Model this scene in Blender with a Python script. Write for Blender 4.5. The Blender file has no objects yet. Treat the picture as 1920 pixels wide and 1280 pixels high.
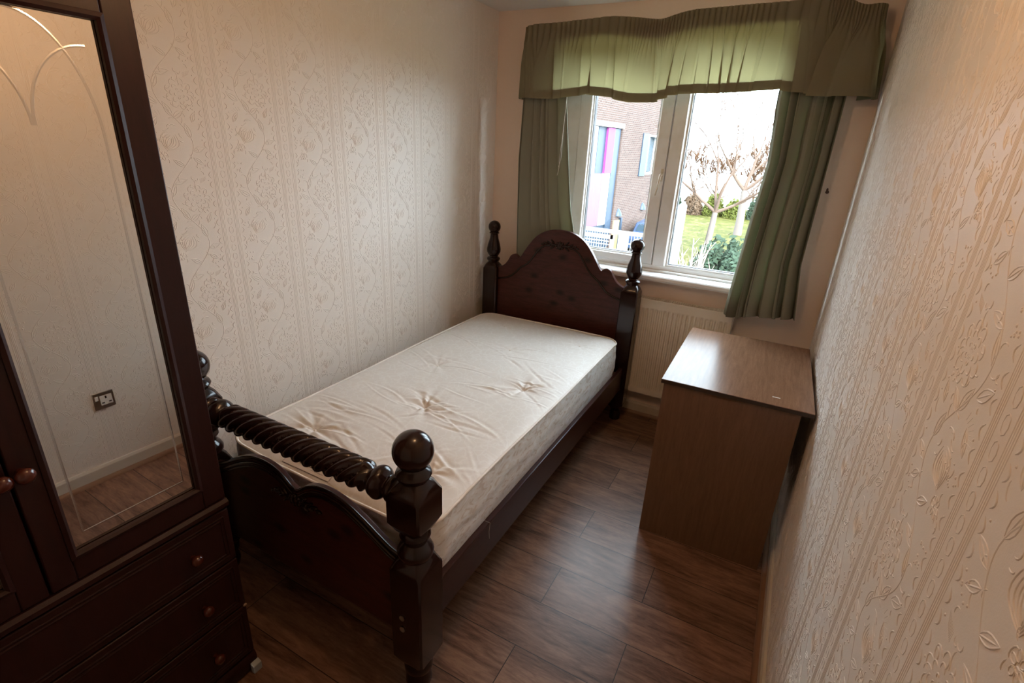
import bpy, bmesh, math, random
import numpy as np
from mathutils import Vector, Matrix
random.seed(7); RNG = np.random.default_rng(7)
S = bpy.context.scene
COL = S.collection
PI = math.pi

# ------------------------------------------------------------------ camera
RX, RY, RZ = (0.87795178, 0.47637406, 0.04762797), (-0.21202716, 0.29770036, 0.9308163), (-0.42923788, 0.82731025, -0.3623708)
CAM = Vector((1.82836852, -3.13225168, 1.66545819))
cd = bpy.data.cameras.new('camera'); cam = bpy.data.objects.new('camera', cd); COL.objects.link(cam)
cd.sensor_width = 36; cd.lens = 952.4532 / 1920 * 36; cd.clip_start = 0.02; cd.clip_end = 400
cam.matrix_world = Matrix(((RX[0], RY[0], -RZ[0], CAM.x), (RX[1], RY[1], -RZ[1], CAM.y), (RX[2], RY[2], -RZ[2], CAM.z), (0, 0, 0, 1)))
S.camera = cam

# ------------------------------------------------------------------ world, sun, exposure
w = bpy.data.worlds.new('World'); S.world = w; w.use_nodes = True
bg = w.node_tree.nodes['Background']
bg.inputs[0].default_value = (0.74, 0.87, 1.0, 1); bg.inputs[1].default_value = 19.0
sd = bpy.data.lights.new('sun', 'SUN'); sd.energy = 12.0; sd.angle = 0.01; sd.color = (1.0, 0.93, 0.82)
sun = bpy.data.objects.new('sun', sd); COL.objects.link(sun)
sun.rotation_euler = Vector((-0.45, 0.80, -0.42)).to_track_quat('-Z', 'Y').to_euler()
LAMP = Vector((1.30, -2.20, 2.15))
BULB_POWER = 12.5
S.view_settings.view_transform = 'Standard'; S.view_settings.look = 'None'
S.view_settings.exposure = 0.0; S.view_settings.gamma = 1.0; S.view_settings.use_curve_mapping = False

# ------------------------------------------------------------------ dimensions
W, D, H = 2.077, 4.1, 2.413       # room: x 0..W, y -D..0, z 0..H

# ------------------------------------------------------------------ materials
def mat(name, col=(.5, .5, .5), rough=.5, spec=.5, coat=0, metal=0, sheen=0):
    m = bpy.data.materials.new(name); m.use_nodes = True
    b = m.node_tree.nodes['Principled BSDF']
    b.inputs['Base Color'].default_value = (*col, 1); b.inputs['Roughness'].default_value = rough
    b.inputs['Specular IOR Level'].default_value = spec; b.inputs['Metallic'].default_value = metal
    b.inputs['Coat Weight'].default_value = coat; b.inputs['Coat Roughness'].default_value = .12
    b.inputs['Sheen Weight'].default_value = sheen
    return m
def N(m, t, **kw):
    n = m.node_tree.nodes.new(t)
    for k, v in kw.items():
        if k in n.inputs.keys(): n.inputs[k].default_value = v
        else: setattr(n, k, v)
    return n
def L(m, a, b): m.node_tree.links.new(a, b)
def coords(m, scale=(1, 1, 1), rot=(0, 0, 0), loc=(0, 0, 0)):
    tc = N(m, 'ShaderNodeTexCoord'); mp = N(m, 'ShaderNodeMapping')
    mp.inputs['Scale'].default_value = scale; mp.inputs['Rotation'].default_value = rot; mp.inputs['Location'].default_value = loc
    L(m, tc.outputs['Object'], mp.inputs['Vector']); return mp.outputs[0]
def ramp(m, fac, stops):
    r = N(m, 'ShaderNodeValToRGB'); e = r.color_ramp.elements
    while len(e) < len(stops): e.new(.5)
    for i, (p, c) in enumerate(stops): e[i].position = p; e[i].color = (*c, 1)
    L(m, fac, r.inputs[0]); return r.outputs[0]
def bump(m, h, strength=.3, dist=.002, chain=None):
    b = N(m, 'ShaderNodeBump'); b.inputs['Strength'].default_value = strength; b.inputs['Distance'].default_value = dist
    L(m, h, b.inputs['Height'])
    if chain: L(m, chain, b.inputs['Normal'])
    L(m, b.outputs[0], m.node_tree.nodes['Principled BSDF'].inputs['Normal']); return b.outputs[0]
def P(m): return m.node_tree.nodes['Principled BSDF']
def noise(m, v, scale, detail=4, rough=.5, dist=0):
    n = N(m, 'ShaderNodeTexNoise'); n.inputs['Scale'].default_value = scale; n.inputs['Detail'].default_value = detail
    n.inputs['Roughness'].default_value = rough; n.inputs['Distortion'].default_value = dist
    L(m, v, n.inputs['Vector']); return n.outputs[0]

def wood(name, dark, light, scale=(1, 1, 1), rough=.35, coat=0, spec=.5, bstr=.1, knots=False):
    """grain runs along the axis whose scale is small"""
    m = mat(name, light, rough, spec, coat)
    v = coords(m, scale)
    a = noise(m, v, 9, 6, .6, .6); b = noise(m, v, 55, 4, .7)
    mx = N(m, 'ShaderNodeMix', data_type='FLOAT'); mx.inputs[0].default_value = .4
    L(m, a, mx.inputs[2]); L(m, b, mx.inputs[3])
    c = ramp(m, mx.outputs[0], [(.33, dark), (.66, light)])
    if knots:
        vo = N(m, 'ShaderNodeTexVoronoi', voronoi_dimensions='2D'); vo.inputs['Scale'].default_value = 4.2
        L(m, coords(m, (1, 1, 1.6), rot=(PI / 2, 0, 0), loc=(.13, .3, 0)), vo.inputs['Vector'])
        k = ramp(m, vo.outputs['Distance'], [(.05, (.18, .18, .18)), (.17, (1, 1, 1))])
        mm = N(m, 'ShaderNodeMix', data_type='RGBA', blend_type='MULTIPLY'); mm.inputs[0].default_value = .95
        L(m, c, mm.inputs[6]); L(m, k, mm.inputs[7]); c = mm.outputs[2]
    L(m, c, P(m).inputs['Base Color']); bump(m, mx.outputs[0], bstr, .001)
    return m

M = {}
M['bed'] = wood('dark_mahogany', (.032, .0085, .006), (.078, .021, .015), (1, 6, 6), .34, .04, .22, knots=True)
M['bed_turned'] = wood('dark_mahogany_turned', (.013, .0042, .0034), (.021, .0066, .0052), (6, 6, 1), .20, .15, .35)
M['bed_side'] = wood('dark_mahogany_rail', (.020, .0055, .004), (.045, .012, .009), (6, 1, 6), .33, .05, .35)
M['robe'] = wood('wardrobe_mahogany', (.016, .0045, .0038), (.030, .008, .0065), (6, 6, .8), .40, .03, .25)
M['knob'] = mat('knob_redwood', (.07, .014, .008), .25, .4, .3)
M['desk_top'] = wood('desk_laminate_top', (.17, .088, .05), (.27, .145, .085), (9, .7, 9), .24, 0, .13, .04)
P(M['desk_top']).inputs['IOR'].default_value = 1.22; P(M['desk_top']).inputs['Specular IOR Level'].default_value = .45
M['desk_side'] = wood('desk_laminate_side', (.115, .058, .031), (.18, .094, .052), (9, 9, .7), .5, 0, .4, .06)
M['desk_edge'] = mat('desk_edge_dark', (.035, .02, .012), .5)

def paper(name, col, spec=.4):
    m = mat(name, col, .46, spec)
    v = coords(m); n1 = noise(m, v, 420, 3, .6); b1 = bump(m, n1, .25, .0006)
    n2 = noise(m, coords(m), 1.1, 3)
    c = ramp(m, n2, [(.3, tuple(x * .96 for x in col)), (.7, col)]); L(m, c, P(m).inputs['Base Color'])
    return m
M['paper'] = paper('embossed_cream_wallpaper', (.82, .755, .69))
M['wall_plain'] = paper('plain_wall_paint', (.84, .68, .56), .3)
M['ceil'] = paper('ceiling_paint', (.78, .76, .72), .2)
M['skirt'] = mat('skirting_gloss_paint', (.62, .55, .46), .35, .5)
M['quad'] = mat('quadrant_beading', (.24, .13, .075), .4, .5)
M['upvc'] = mat('white_upvc', (.90, .90, .89), .28, .5)
v = coords(M['upvc']); c = ramp(M['upvc'], noise(M['upvc'], v, 9, 5), [(.3, (.82, .81, .77)), (.5, (.90, .90, .89))]); L(M['upvc'], c, P(M['upvc']).inputs['Base Color'])
M['gasket'] = mat('black_gasket', (.02, .02, .022), .6)
M['handle'] = mat('aged_handle_enamel', (.72, .66, .55), .3, .5)
M['rad'] = mat('radiator_cream_enamel', (.82, .74, .62), .35, .5)
M['dark'] = mat('dark_gap', (.012, .011, .01), .8)
M['steel'] = mat('brushed_steel', (.42, .38, .33), .32, .5, 0, .9)
M['white_plastic'] = mat('white_plastic', (.80, .78, .74), .35)
M['string'] = mat('white_string', (.78, .76, .70), .8)
M['piping'] = mat('mattress_piping', (.84, .78, .70), .7)
M['ink'] = mat('printed_ink', (.11, .075, .07), .7)
M['label'] = mat('label_cloth', (.73, .65, .57), .7)

# laminate floor: planks run along x, 0.2075 m wide
m = M['floor'] = mat('oak_laminate_floor', (.2, .1, .06), .34, .36)
tc = N(m, 'ShaderNodeTexCoord'); mp = N(m, 'ShaderNodeMapping'); mp.inputs['Location'].default_value = (-.01, 1.117 + .2075 * 10, 0)
L(m, tc.outputs['Object'], mp.inputs[0])
br = N(m, 'ShaderNodeTexBrick'); L(m, mp.outputs[0], br.inputs['Vector'])
for k, vv in dict(Scale=1, **{'Brick Width': 1.28, 'Row Height': .2075, 'Mortar Size': .0015, 'Mortar Smooth': .1, 'Bias': 0}).items(): br.inputs[k].default_value = vv
br.offset = .73; br.offset_frequency = 2
br.inputs['Color1'].default_value = (0, 0, 0, 1); br.inputs['Color2'].default_value = (1, 1, 1, 1); br.inputs['Mortar'].default_value = (.5, .5, .5, 1)
add = N(m, 'ShaderNodeVectorMath', operation='MULTIPLY_ADD')
L(m, br.outputs['Color'], add.inputs[0]); add.inputs[1].default_value = (7.3, 3.1, 5.7); L(m, mp.outputs[0], add.inputs[2])
st = N(m, 'ShaderNodeVectorMath', operation='MULTIPLY'); L(m, add.outputs[0], st.inputs[0]); st.inputs[1].default_value = (.8, 5.0, 1)
g1 = noise(m, st.outputs[0], 3.2, 8, .66, 1.3); g2 = noise(m, st.outputs[0], 17, 6, .75, .8)
mx = N(m, 'ShaderNodeMix', data_type='FLOAT'); mx.inputs[0].default_value = .42; L(m, g1, mx.inputs[2]); L(m, g2, mx.inputs[3])
gc = ramp(m, mx.outputs[0], [(.36, (.060, .028, .018)), (.47, (.165, .085, .055)), (.62, (.29, .165, .11))])
tone = ramp(m, br.outputs['Color'], [(0, (.82, .80, .78)), (1, (1.1, 1.08, 1.06))])
mm = N(m, 'ShaderNodeMix', data_type='RGBA', blend_type='MULTIPLY'); mm.inputs[0].default_value = 1; L(m, gc, mm.inputs[6]); L(m, tone, mm.inputs[7])
seam = N(m, 'ShaderNodeMix', data_type='RGBA'); L(m, br.outputs['Fac'], seam.inputs[0]); L(m, mm.outputs[2], seam.inputs[6]); seam.inputs[7].default_value = (.012, .007, .005, 1)
L(m, seam.outputs[2], P(m).inputs['Base Color'])
bb = bump(m, mx.outputs[0], .12, .001); inv = N(m, 'ShaderNodeMath', operation='SUBTRACT'); inv.inputs[0].default_value = 1; L(m, br.outputs['Fac'], inv.inputs[1]); bump(m, inv.outputs[0], .5, .001, bb)

# mattress cloths
m = M['tick'] = mat('mattress_ticking_top', (.72, .66, .59), .52, .35, 0, 0, .15)
v = coords(m); wv = N(m, 'ShaderNodeTexVoronoi', feature='DISTANCE_TO_EDGE'); wv.inputs['Scale'].default_value = 26
dn = N(m, 'ShaderNodeTexNoise'); dn.inputs['Scale'].default_value = 14; L(m, v, dn.inputs['Vector'])
va = N(m, 'ShaderNodeVectorMath', operation='MULTIPLY_ADD'); L(m, dn.outputs['Color'], va.inputs[0]); va.inputs[1].default_value = (.09,) * 3; L(m, v, va.inputs[2]); L(m, va.outputs[0], wv.inputs['Vector'])
c = ramp(m, wv.outputs['Distance'], [(.02, (.78, .74, .69)), (.10, (.74, .69, .635))]); L(m, c, P(m).inputs['Base Color'])
r_ = ramp(m, wv.outputs['Distance'], [(.02, (.42,) * 3), (.10, (.55,) * 3)]); L(m, r_, P(m).inputs['Roughness'])
bump(m, noise(m, coords(m), 900, 2), .15, .0004)
m = M['tick_side'] = mat('mattress_quilted_border', (.66, .60, .52), .5, .4, 0, 0, .15)
v = coords(m, (1, 1, 1)); n = noise(m, coords(m, (10, 10, 26)), 1.3, 3, .5, 2.0)
c = ramp(m, n, [(.38, (.70, .61, .52)), (.46, (.84, .80, .74)), (.60, (.86, .83, .78)), (.68, (.92, .92, .90))]); L(m, c, P(m).inputs['Base Color'])

# mirror, glass
M['mirror'] = mat('mirror_silver', (.86, .86, .84), .012, .5, 0, 1)
M['etch'] = mat('cut_glass_line', (.74, .74, .73), .24, .5, 0, 1)
m = M['glass'] = bpy.data.materials.new('window_glass'); m.use_nodes = True; nt = m.node_tree
nt.nodes.remove(nt.nodes['Principled BSDF']); out = nt.nodes['Material Output']
tr = nt.nodes.new('ShaderNodeBsdfTransparent'); tr.inputs[0].default_value = (.96, .98, .97, 1); gl = nt.nodes.new('ShaderNodeBsdfGlossy'); gl.inputs['Roughness'].default_value = .01
ms = nt.nodes.new('ShaderNodeMixShader'); ms.inputs[0].default_value = .04
nt.links.new(tr.outputs[0], ms.inputs[1]); nt.links.new(gl.outputs[0], ms.inputs[2]); nt.links.new(ms.outputs[0], out.inputs[0])

def cloth(name, col, tcol, mix):
    m = bpy.data.materials.new(name); m.use_nodes = True; nt = m.node_tree
    nt.nodes.remove(nt.nodes['Principled BSDF']); out = nt.nodes['Material Output']
    v = coords(m, (1, 1, 1)); wn = noise(m, coords(m, (1, 1, 14)), 130, 3, .6); wn2 = noise(m, coords(m, (14, 14, 1)), 60, 3, .6)
    ad = N(m, 'ShaderNodeMath', operation='ADD'); L(m, wn, ad.inputs[0]); L(m, wn2, ad.inputs[1])
    c = ramp(m, ad.outputs[0], [(.35, tuple(x * .88 for x in col)), (.65, col)])
    df = nt.nodes.new('ShaderNodeBsdfDiffuse'); L(m, c, df.inputs[0])
    tl = nt.nodes.new('ShaderNodeBsdfTranslucent'); tl.inputs[0].default_value = (*tcol, 1)
    b = N(m, 'ShaderNodeBump'); b.inputs['Strength'].default_value = .2; b.inputs['Distance'].default_value = .0008; L(m, ad.outputs[0], b.inputs['Height'])
    L(m, b.outputs[0], df.inputs['Normal'])
    ms = nt.nodes.new('ShaderNodeMixShader'); ms.inputs[0].default_value = mix
    L(m, df.outputs[0], ms.inputs[1]); L(m, tl.outputs[0], ms.inputs[2]); L(m, ms.outputs[0], out.inputs[0]); return m
M['curtain'] = cloth('sage_green_curtain', (.275, .265, .205), (.47, .54, .34), .20)
M['valance'] = cloth('sage_green_valance', (.27, .24, .165), (.60, .55, .27), .36)
M['tape'] = cloth('sage_green_lined_cloth', (.25, .22, .15), (.3, .3, .2), .06)

# ------------------------------------------------------------------ geometry helpers
class MB:
    def __init__(s): s.v = []; s.f = []
    def add(s, v, f):
        o = len(s.v); s.v += [tuple(p) for p in v]; s.f += [tuple(i + o for i in q) for q in f]; return s
    def box(s, x0, x1, y0, y1, z0, z1):
        v = [(x, y, z) for x in (x0, x1) for y in (y0, y1) for z in (z0, z1)]
        return s.add(v, [(0, 1, 3, 2), (4, 6, 7, 5), (0, 4, 5, 1), (2, 3, 7, 6), (0, 2, 6, 4), (1, 5, 7, 3)])
    def prism(s, pts, axis, a, b):
        """pts 2D outline in the two other axes (in order), extruded a..b along axis"""
        def mk(p, t): return {'x': (t, p[0], p[1]), 'y': (p[0], t, p[1]), 'z': (p[0], p[1], t)}[axis]
        n = len(pts); v = [mk(p, a) for p in pts] + [mk(p, b) for p in pts]
        return s.add(v, [tuple(range(n)), tuple(range(2 * n - 1, n - 1, -1))] + [(i, (i + 1) % n, n + (i + 1) % n, n + i) for i in range(n)])
    def lathe(s, c, prof, seg=32, axis='z', sq=None):
        """prof: (r, t); sq(t): 0 round .. 1 square"""
        v = []; f = []; n = len(prof)
        for r, t in prof:
            for k in range(seg):
                a = 2 * PI * k / seg; ca, sa = math.cos(a), math.sin(a)
                q = (ca * r, sa * r)
                v.append({'z': (c[0] + q[0], c[1] + q[1], c[2] + t), 'x': (c[0] + t, c[1] + q[0], c[2] + q[1]), 'y': (c[0] + q[0], c[1] + t, c[2] + q[1])}[axis])
        for i in range(n - 1):
            for k in range(seg):
                k2 = (k + 1) % seg; f.append((i * seg + k, i * seg + k2, (i + 1) * seg + k2, (i + 1) * seg + k))
        f.append(tuple(range(seg))); f.append(tuple((n - 1) * seg + k for k in range(seg)))
        return s.add(v, f)
    def loops(s, rings, cap=True):
        n = len(rings[0]); v = [p for r in rings for p in r]; f = []
        for i in range(len(rings) - 1):
            for k in range(n):
                k2 = (k + 1) % n; f.append((i * n + k, i * n + k2, (i + 1) * n + k2, (i + 1) * n + k))
        if cap: f.append(tuple(range(n))); f.append(tuple((len(rings) - 1) * n + k for k in range(n)))
        return s.add(v, f)
    def tube(s, pts, r, seg=8, closed=False, cap=True):
        pts = [Vector(p) for p in pts]; n = len(pts); rs = r if hasattr(r, '__len__') else [r] * n
        rings = []; up = None
        for i, p in enumerate(pts):
            if closed: t = pts[(i + 1) % n] - pts[i - 1]
            else: t = pts[min(i + 1, n - 1)] - pts[max(i - 1, 0)]
            t.normalize()
            if up is None:
                up = Vector((0, 0, 1)) if abs(t.z) < .9 else Vector((1, 0, 0))
            a = t.cross(up)
            if a.length < 1e-4: a = t.orthogonal()
            a.normalize(); b = a.cross(t); up = b
            rings.append([tuple(p + a * (math.cos(2 * PI * k / seg) * rs[i]) + b * (math.sin(2 * PI * k / seg) * rs[i])) for k in range(seg)])
        if closed: rings.append(rings[0])
        return s.loops(rings, cap and not closed)
    def blob(s, c, r, seg=10, rin=6, rot=None):
        v = []; R = rot or Matrix.Identity(3)
        rings = []
        for i in range(rin + 1):
            t = PI * i / rin; rr = max(math.sin(t), .02)
            rings.append([tuple(Vector(c) + R @ Vector((r[0] * rr * math.cos(2 * PI * k / seg), r[1] * rr * math.sin(2 * PI * k / seg), r[2] * math.cos(t)))) for k in range(seg)])
        return s.loops(rings)
    def grid(s, P_):
        """P_: rows x cols x 3"""
        r = len(P_); c = len(P_[0]); v = [tuple(p) for row in P_ for p in row]
        return s.add(v, [(i * c + j, i * c + j + 1, (i + 1) * c + j + 1, (i + 1) * c + j) for i in range(r - 1) for j in range(c - 1)])

ORG = {}
def thing(name, label, cat, loc=(0, 0, 0), rotz=0, group=None, kind=None):
    o = bpy.data.objects.new(name, None); COL.objects.link(o); o.location = loc; o.rotation_euler = (0, 0, rotz); o.empty_display_size = .1
    if label: o['label'] = label
    if cat: o['category'] = cat
    if group: o['group'] = group
    if kind: o['kind'] = kind
    ORG[o.name] = Vector(loc) if rotz == 0 else Vector((0, 0, 0)); return o
def obj(name, mb, m, parent=None, origin=None, smooth=None, bevel=0, seg=2, local=False):
    me = bpy.data.meshes.new(name)
    if parent is not None: org = ORG[parent.name]
    else: org = Vector(origin) if origin is not None else Vector((0, 0, 0))
    me.from_pydata([(p[0] - org.x, p[1] - org.y, p[2] - org.z) for p in mb.v], [], mb.f); me.update()
    bm = bmesh.new(); bm.from_mesh(me); bmesh.ops.recalc_face_normals(bm, faces=bm.faces); bm.to_mesh(me); bm.free()
    o = bpy.data.objects.new(name, me); COL.objects.link(o); me.materials.append(m)
    if smooth is not None:
        me.shade_smooth(); me.set_sharp_from_angle(angle=math.radians(smooth))
    if bevel:
        b = o.modifiers.new('bevel', 'BEVEL'); b.width = bevel; b.segments = seg; b.limit_method = 'ANGLE'; b.angle_limit = math.radians(40)
        if smooth is None: me.shade_smooth(); me.set_sharp_from_angle(angle=math.radians(35)); b.harden_normals = False
    if parent is not None: o.parent = parent
    else: o.location = org
    ORG[o.name] = org
    return o
def tag(o, label=None, cat=None, group=None, kind=None):
    for k, v in (('label', label), ('category', cat), ('group', group), ('kind', kind)):
        if v: o[k] = v
    return o

# ------------------------------------------------------------------ room shell
OX0, OX1, OZ0, OZ1 = .47, 1.76, .93, 2.24      # window opening
tag(obj('floor', MB().box(-.1, W + .1, -D - .1, .25, -.1, 0), M['floor']), 'brown oak laminate floor in wide boards', 'floor', kind='structure')
tag(obj('ceiling', MB().box(-.1, W + .1, -D - .1, .25, H, H + .1), M['ceil']), 'white painted ceiling', 'ceiling', kind='structure')
wb = MB().box(-.1, OX0, 0, .25, 0, H).box(OX1, W + .1, 0, .25, 0, H).box(OX0, OX1, 0, .25, 0, OZ0).box(OX0, OX1, 0, .25, OZ1, H)
tag(obj('wall_window', wb, M['wall_plain']), 'plain wall around the window', 'wall', kind='structure')
tag(obj('wall_rear', MB().box(-.1, W + .1, -D - .1, -D, 0, H), M['wall_plain']), 'plain wall behind the camera', 'wall', kind='structure')

# embossed wallpaper: real relief on the wall mesh
def ellipse(cu, cv, a, b, rot, n=14, t0=0, t1=2 * PI):
    t = np.linspace(t0, t1, n); x = a * np.cos(t); y = b * np.sin(t); c, s = math.cos(rot), math.sin(rot)
    return np.stack([cu + x * c - y * s, cv + x * s + y * c], 1)
def leaf(cu, cv, l, wd, rot, n=6):
    t = np.linspace(0, 1, n); x = l * t; y = wd * np.sin(PI * t) * (1 - .35 * t)
    c, s = math.cos(rot), math.sin(rot); f = lambda x, y: np.stack([cu + x * c - y * s, cv + x * s + y * c], 1)
    return [f(x, y), f(x, -y), f(x * .8, y * 0)]
def motif():
    """one repeat of the trailing flower pattern: cell u 0..0.205, v 0..0.33 between the line bands"""
    st = []; R = .33; cu = .1025
    t = np.linspace(0, 1, 30); stem = np.stack([cu + .050 * np.sin(2 * PI * t), R * t], 1); st.append((stem, .0017, .0009))
    for (u, v, l, wd, r) in [(.150, .06, .045, .010, .3), (.150, .10, .05, .011, 1.9), (.145, .04, .04, .008, -.6), (.06, .20, .05, .010, 2.6), (.055, .245, .045, .010, 1.2), (.065, .29, .05, .010, .2),
                             (.10, .165, .05, .011, 2.1), (.10, .160, .045, .010, .6), (.115, .01, .045, .008, 2.6), (.16, .15, .035, .009, 1.2), (.03, .13, .04, .009, 1.0)]:
        for s in leaf(u, v, l, wd, r): st.append((s, .0014, .0010))
    # tulip: nested pointed outlines
    for k in range(4):
        a = .030 - .007 * k; tt = np.linspace(-PI * .95, PI * .0, 12)
        for sg in (-1, 1):
            x = sg * a * np.sin(np.linspace(0, PI * .92, 10)) * (1 - .12 * k); y = np.linspace(-.026 + .003 * k, .034 - .006 * k, 10)
            c, s = math.cos(-.5), math.sin(-.5); st.append((np.stack([.075 + x * c - y * s, .085 + x * s + y * c], 1), .0013, .0011))
    # rose: broken rings of petals
    for k, (a, n) in enumerate([(.034, 9), (.023, 7), (.012, 5)]):
        for j in range(n):
            th = 2 * PI * j / n + k * .4; st.append((ellipse(.135 + a * math.cos(th), .235 + a * math.sin(th), a * .36, a * .30, th, 7, -1.7, 1.7), .0013, .0011))
    for j in range(10):
        th = 2 * PI * j / 10; st.append((np.array([[.135 + .005 * math.cos(th), .235 + .005 * math.sin(th)], [.135 + .009 * math.cos(th), .235 + .009 * math.sin(th)]]), .0009, .0009))
    # small daisy
    for j in range(6):
        th = 2 * PI * j / 6; st.append((ellipse(.045 + .010 * math.cos(th), .045 + .010 * math.sin(th), .006, .004, th, 8), .0010, .0010))
    # combed shading lines beside the flowers
    for j in range(9):
        th = -.5 + j * .2; st.append((np.array([[.075 + .040 * math.cos(th + 2.4), .150 + .020 * math.sin(th + 2.4)], [.075 + .056 * math.cos(th + 2.4), .150 + .034 * math.sin(th + 2.4)]]), .0009, .0008))
        st.append((np.array([[.165 + .002 * j - .01, .285 + .001 * j], [.165 + .003 * j - .01, .300 + .001 * j]]), .0009, .0008))
    dots = []
    rr = random.Random(3)
    for (u, v, n) in [(.165, .185, 11), (.025, .305, 10), (.03, .095, 7), (.17, .02, 6)]:
        for j in range(n): dots.append((u + rr.uniform(-.017, .017), v + rr.uniform(-.02, .02), rr.uniform(.0018, .0028)))
    for j in range(46):
        u, v = rr.uniform(.022, .183), rr.uniform(.01, .32); st.append((ellipse(u, v, rr.uniform(.005, .013), rr.uniform(.004, .009), rr.uniform(0, 6.28), 6, 0, rr.uniform(1.8, 3.4)), .0013, .0010))
    # scalloped dashes down each edge
    for j in range(10):
        v0 = j * .033 + .004
        for (u, sg) in ((.006, 1), (.199, -1)):
            t = np.linspace(0, 1, 6); st.append((np.stack([u + sg * (.009 * np.sin(PI * t)) , v0 + .022 * t], 1), .0017, .0013))
    for j in range(5): dots.append((.020, j * .066 + .03, .0022)); dots.append((.186, j * .066 + .03, .0022))
    return st, dots
def relief(y0, y1, phase, hs=1.0):
    V = []; F = []; nv = 0
    prof_w = np.array([-1, -.45, .0, .45, 1.]); prof_h = np.array([-.15, .8, 1, .8, -.15])
    def ribbon(p, wd, h):
        nonlocal nv
        p = np.asarray(p, float); t = np.gradient(p, axis=0) if len(p) > 2 else np.repeat((p[1:] - p[:1]), 2, 0)
        t /= np.linalg.norm(t, axis=1)[:, None] + 1e-9; nrm = np.stack([-t[:, 1], t[:, 0]], 1)
        tp = np.ones(len(p)); tp[0] = tp[-1] = .35
        q = p[:, None, :] + nrm[:, None, :] * (prof_w[None, :, None] * wd * tp[:, None, None]); hh = np.broadcast_to(prof_h[None] * h, q.shape[:2]) * tp[:, None]
        V.append(np.concatenate([q.reshape(-1, 2), hh.reshape(-1, 1)], 1)); n = len(p)
        i = np.arange(n - 1)[:, None] * 5 + np.arange(4)[None]; i = i.reshape(-1) + nv
        F.append(np.stack([i, i + 1, i + 6, i + 5], 1)); nv += n * 5
    # base cell meshes
    st, dots = motif()
    for s, wd, h in st: ribbon(s, wd, h * hs)
    for (u, v, r) in dots:
        k = np.arange(8) * 2 * PI / 8; ring = np.stack([u + r * np.cos(k), v + r * np.sin(k), k * 0 - .0001], 1); r2 = np.stack([u + r * .6 * np.cos(k), v + r * .6 * np.sin(k), k * 0 + .001 * hs], 1)
        V.append(np.concatenate([ring, r2, [[u, v, .0013 * hs]], [[u, v, .0013 * hs]]], 0)); b = nv; a = np.arange(8); a2 = (a + 1) % 8
        F.append(np.stack([b + a, b + a2, b + 8 + a2, b + 8 + a], 1)); F.append(np.stack([b + 8 + a[::2], b + 8 + a2[::2], b + 8 + (a2[::2] + 1) % 8, np.full(4, b + 16)], 1)); nv += 18
    # guilloche between the line groups
    for j in range(10):
        t = np.linspace(0, 2 * PI, 9); ribbon(np.stack([.2425 + .0085 * np.cos(t), j * .033 + .0165 + .013 * np.sin(t)], 1), .0010, .0008 * hs)
    cv = np.concatenate(V); cf = np.concatenate(F); V2 = []; F2 = []; o = 0
    n0 = math.floor((y0 - phase) / .28); n1 = math.ceil((y1 - phase) / .28)
    for a in range(n0, n1 + 1):
        off = phase + a * .28 + .0375
        for b in range(8):
            q = cv.copy(); q[:, 0] += off; q[:, 1] += b * .33 - .12 + (.0 if a % 2 else .03); V2.append(q); F2.append(cf + o); o += len(cv)
    V = [np.concatenate(V2)]; F = [np.concatenate(F2)]; nv = o
    for a in range(n0, n1 + 1):
        c = phase + a * .28
        for g in (-.027, .027):
            for l in (-.0075, -.0025, .0025, .0075): ribbon(np.stack([np.full(40, c + g + l), np.linspace(.005, H - .005, 40)], 1), .0016, .0007 * hs)
    v = np.concatenate(V); f = np.concatenate(F)
    ok = (v[:, 0] > y0 + .001) & (v[:, 0] < y1 - .001) & (v[:, 1] > .001) & (v[:, 1] < H - .001); f = f[ok[f].all(1)]
    return v, f
def paper_wall(name, x, sgn, y0, y1, phase, box, label, hs):
    v, f = relief(y0, y1, phase, hs); bx = MB().box(*box); bv = np.array(bx.v)
    vv = np.concatenate([bv, np.stack([x + sgn * v[:, 2], v[:, 0], v[:, 1]], 1)]); nb = len(bv)
    if sgn > 0: f = f[:, ::-1]
    f = f[:, ::-1]
    bf = np.array([list(q) for q in bx.f]); ff = np.concatenate([bf, f + nb])
    me = bpy.data.meshes.new(name); me.vertices.add(len(vv)); me.vertices.foreach_set('co', vv.astype(np.float32).ravel())
    me.loops.add(ff.size); me.loops.foreach_set('vertex_index', ff.astype(np.int32).ravel()); me.polygons.add(len(ff))
    me.polygons.foreach_set('loop_start', np.arange(0, ff.size, 4, dtype=np.int32)); sm = np.ones(len(ff), bool); sm[:6] = False
    me.polygons.foreach_set('use_smooth', sm)
    me.update(calc_edges=True); me.validate(); me.materials.append(M['paper'])
    bm = bmesh.new(); bm.from_mesh(me); used = [q for q in bm.verts if not q.link_faces]; bmesh.ops.delete(bm, geom=used, context='VERTS'); bm.to_mesh(me); bm.free()
    o = bpy.data.objects.new(name, me); COL.objects.link(o); tag(o, label, 'wall', kind='structure'); return o
paper_wall('wall_left', 0, 1, -3.3, 0, -1.934, (-.1, 0, -D, .0, 0, H), 'wall with cream embossed floral wallpaper beside the bed', 1.15)
paper_wall('wall_right', W, -1, -3.6, 0, -2.18, (W, W + .1, -D, .0, 0, H), 'wall with cream embossed floral wallpaper beside the desk', .9)

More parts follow.
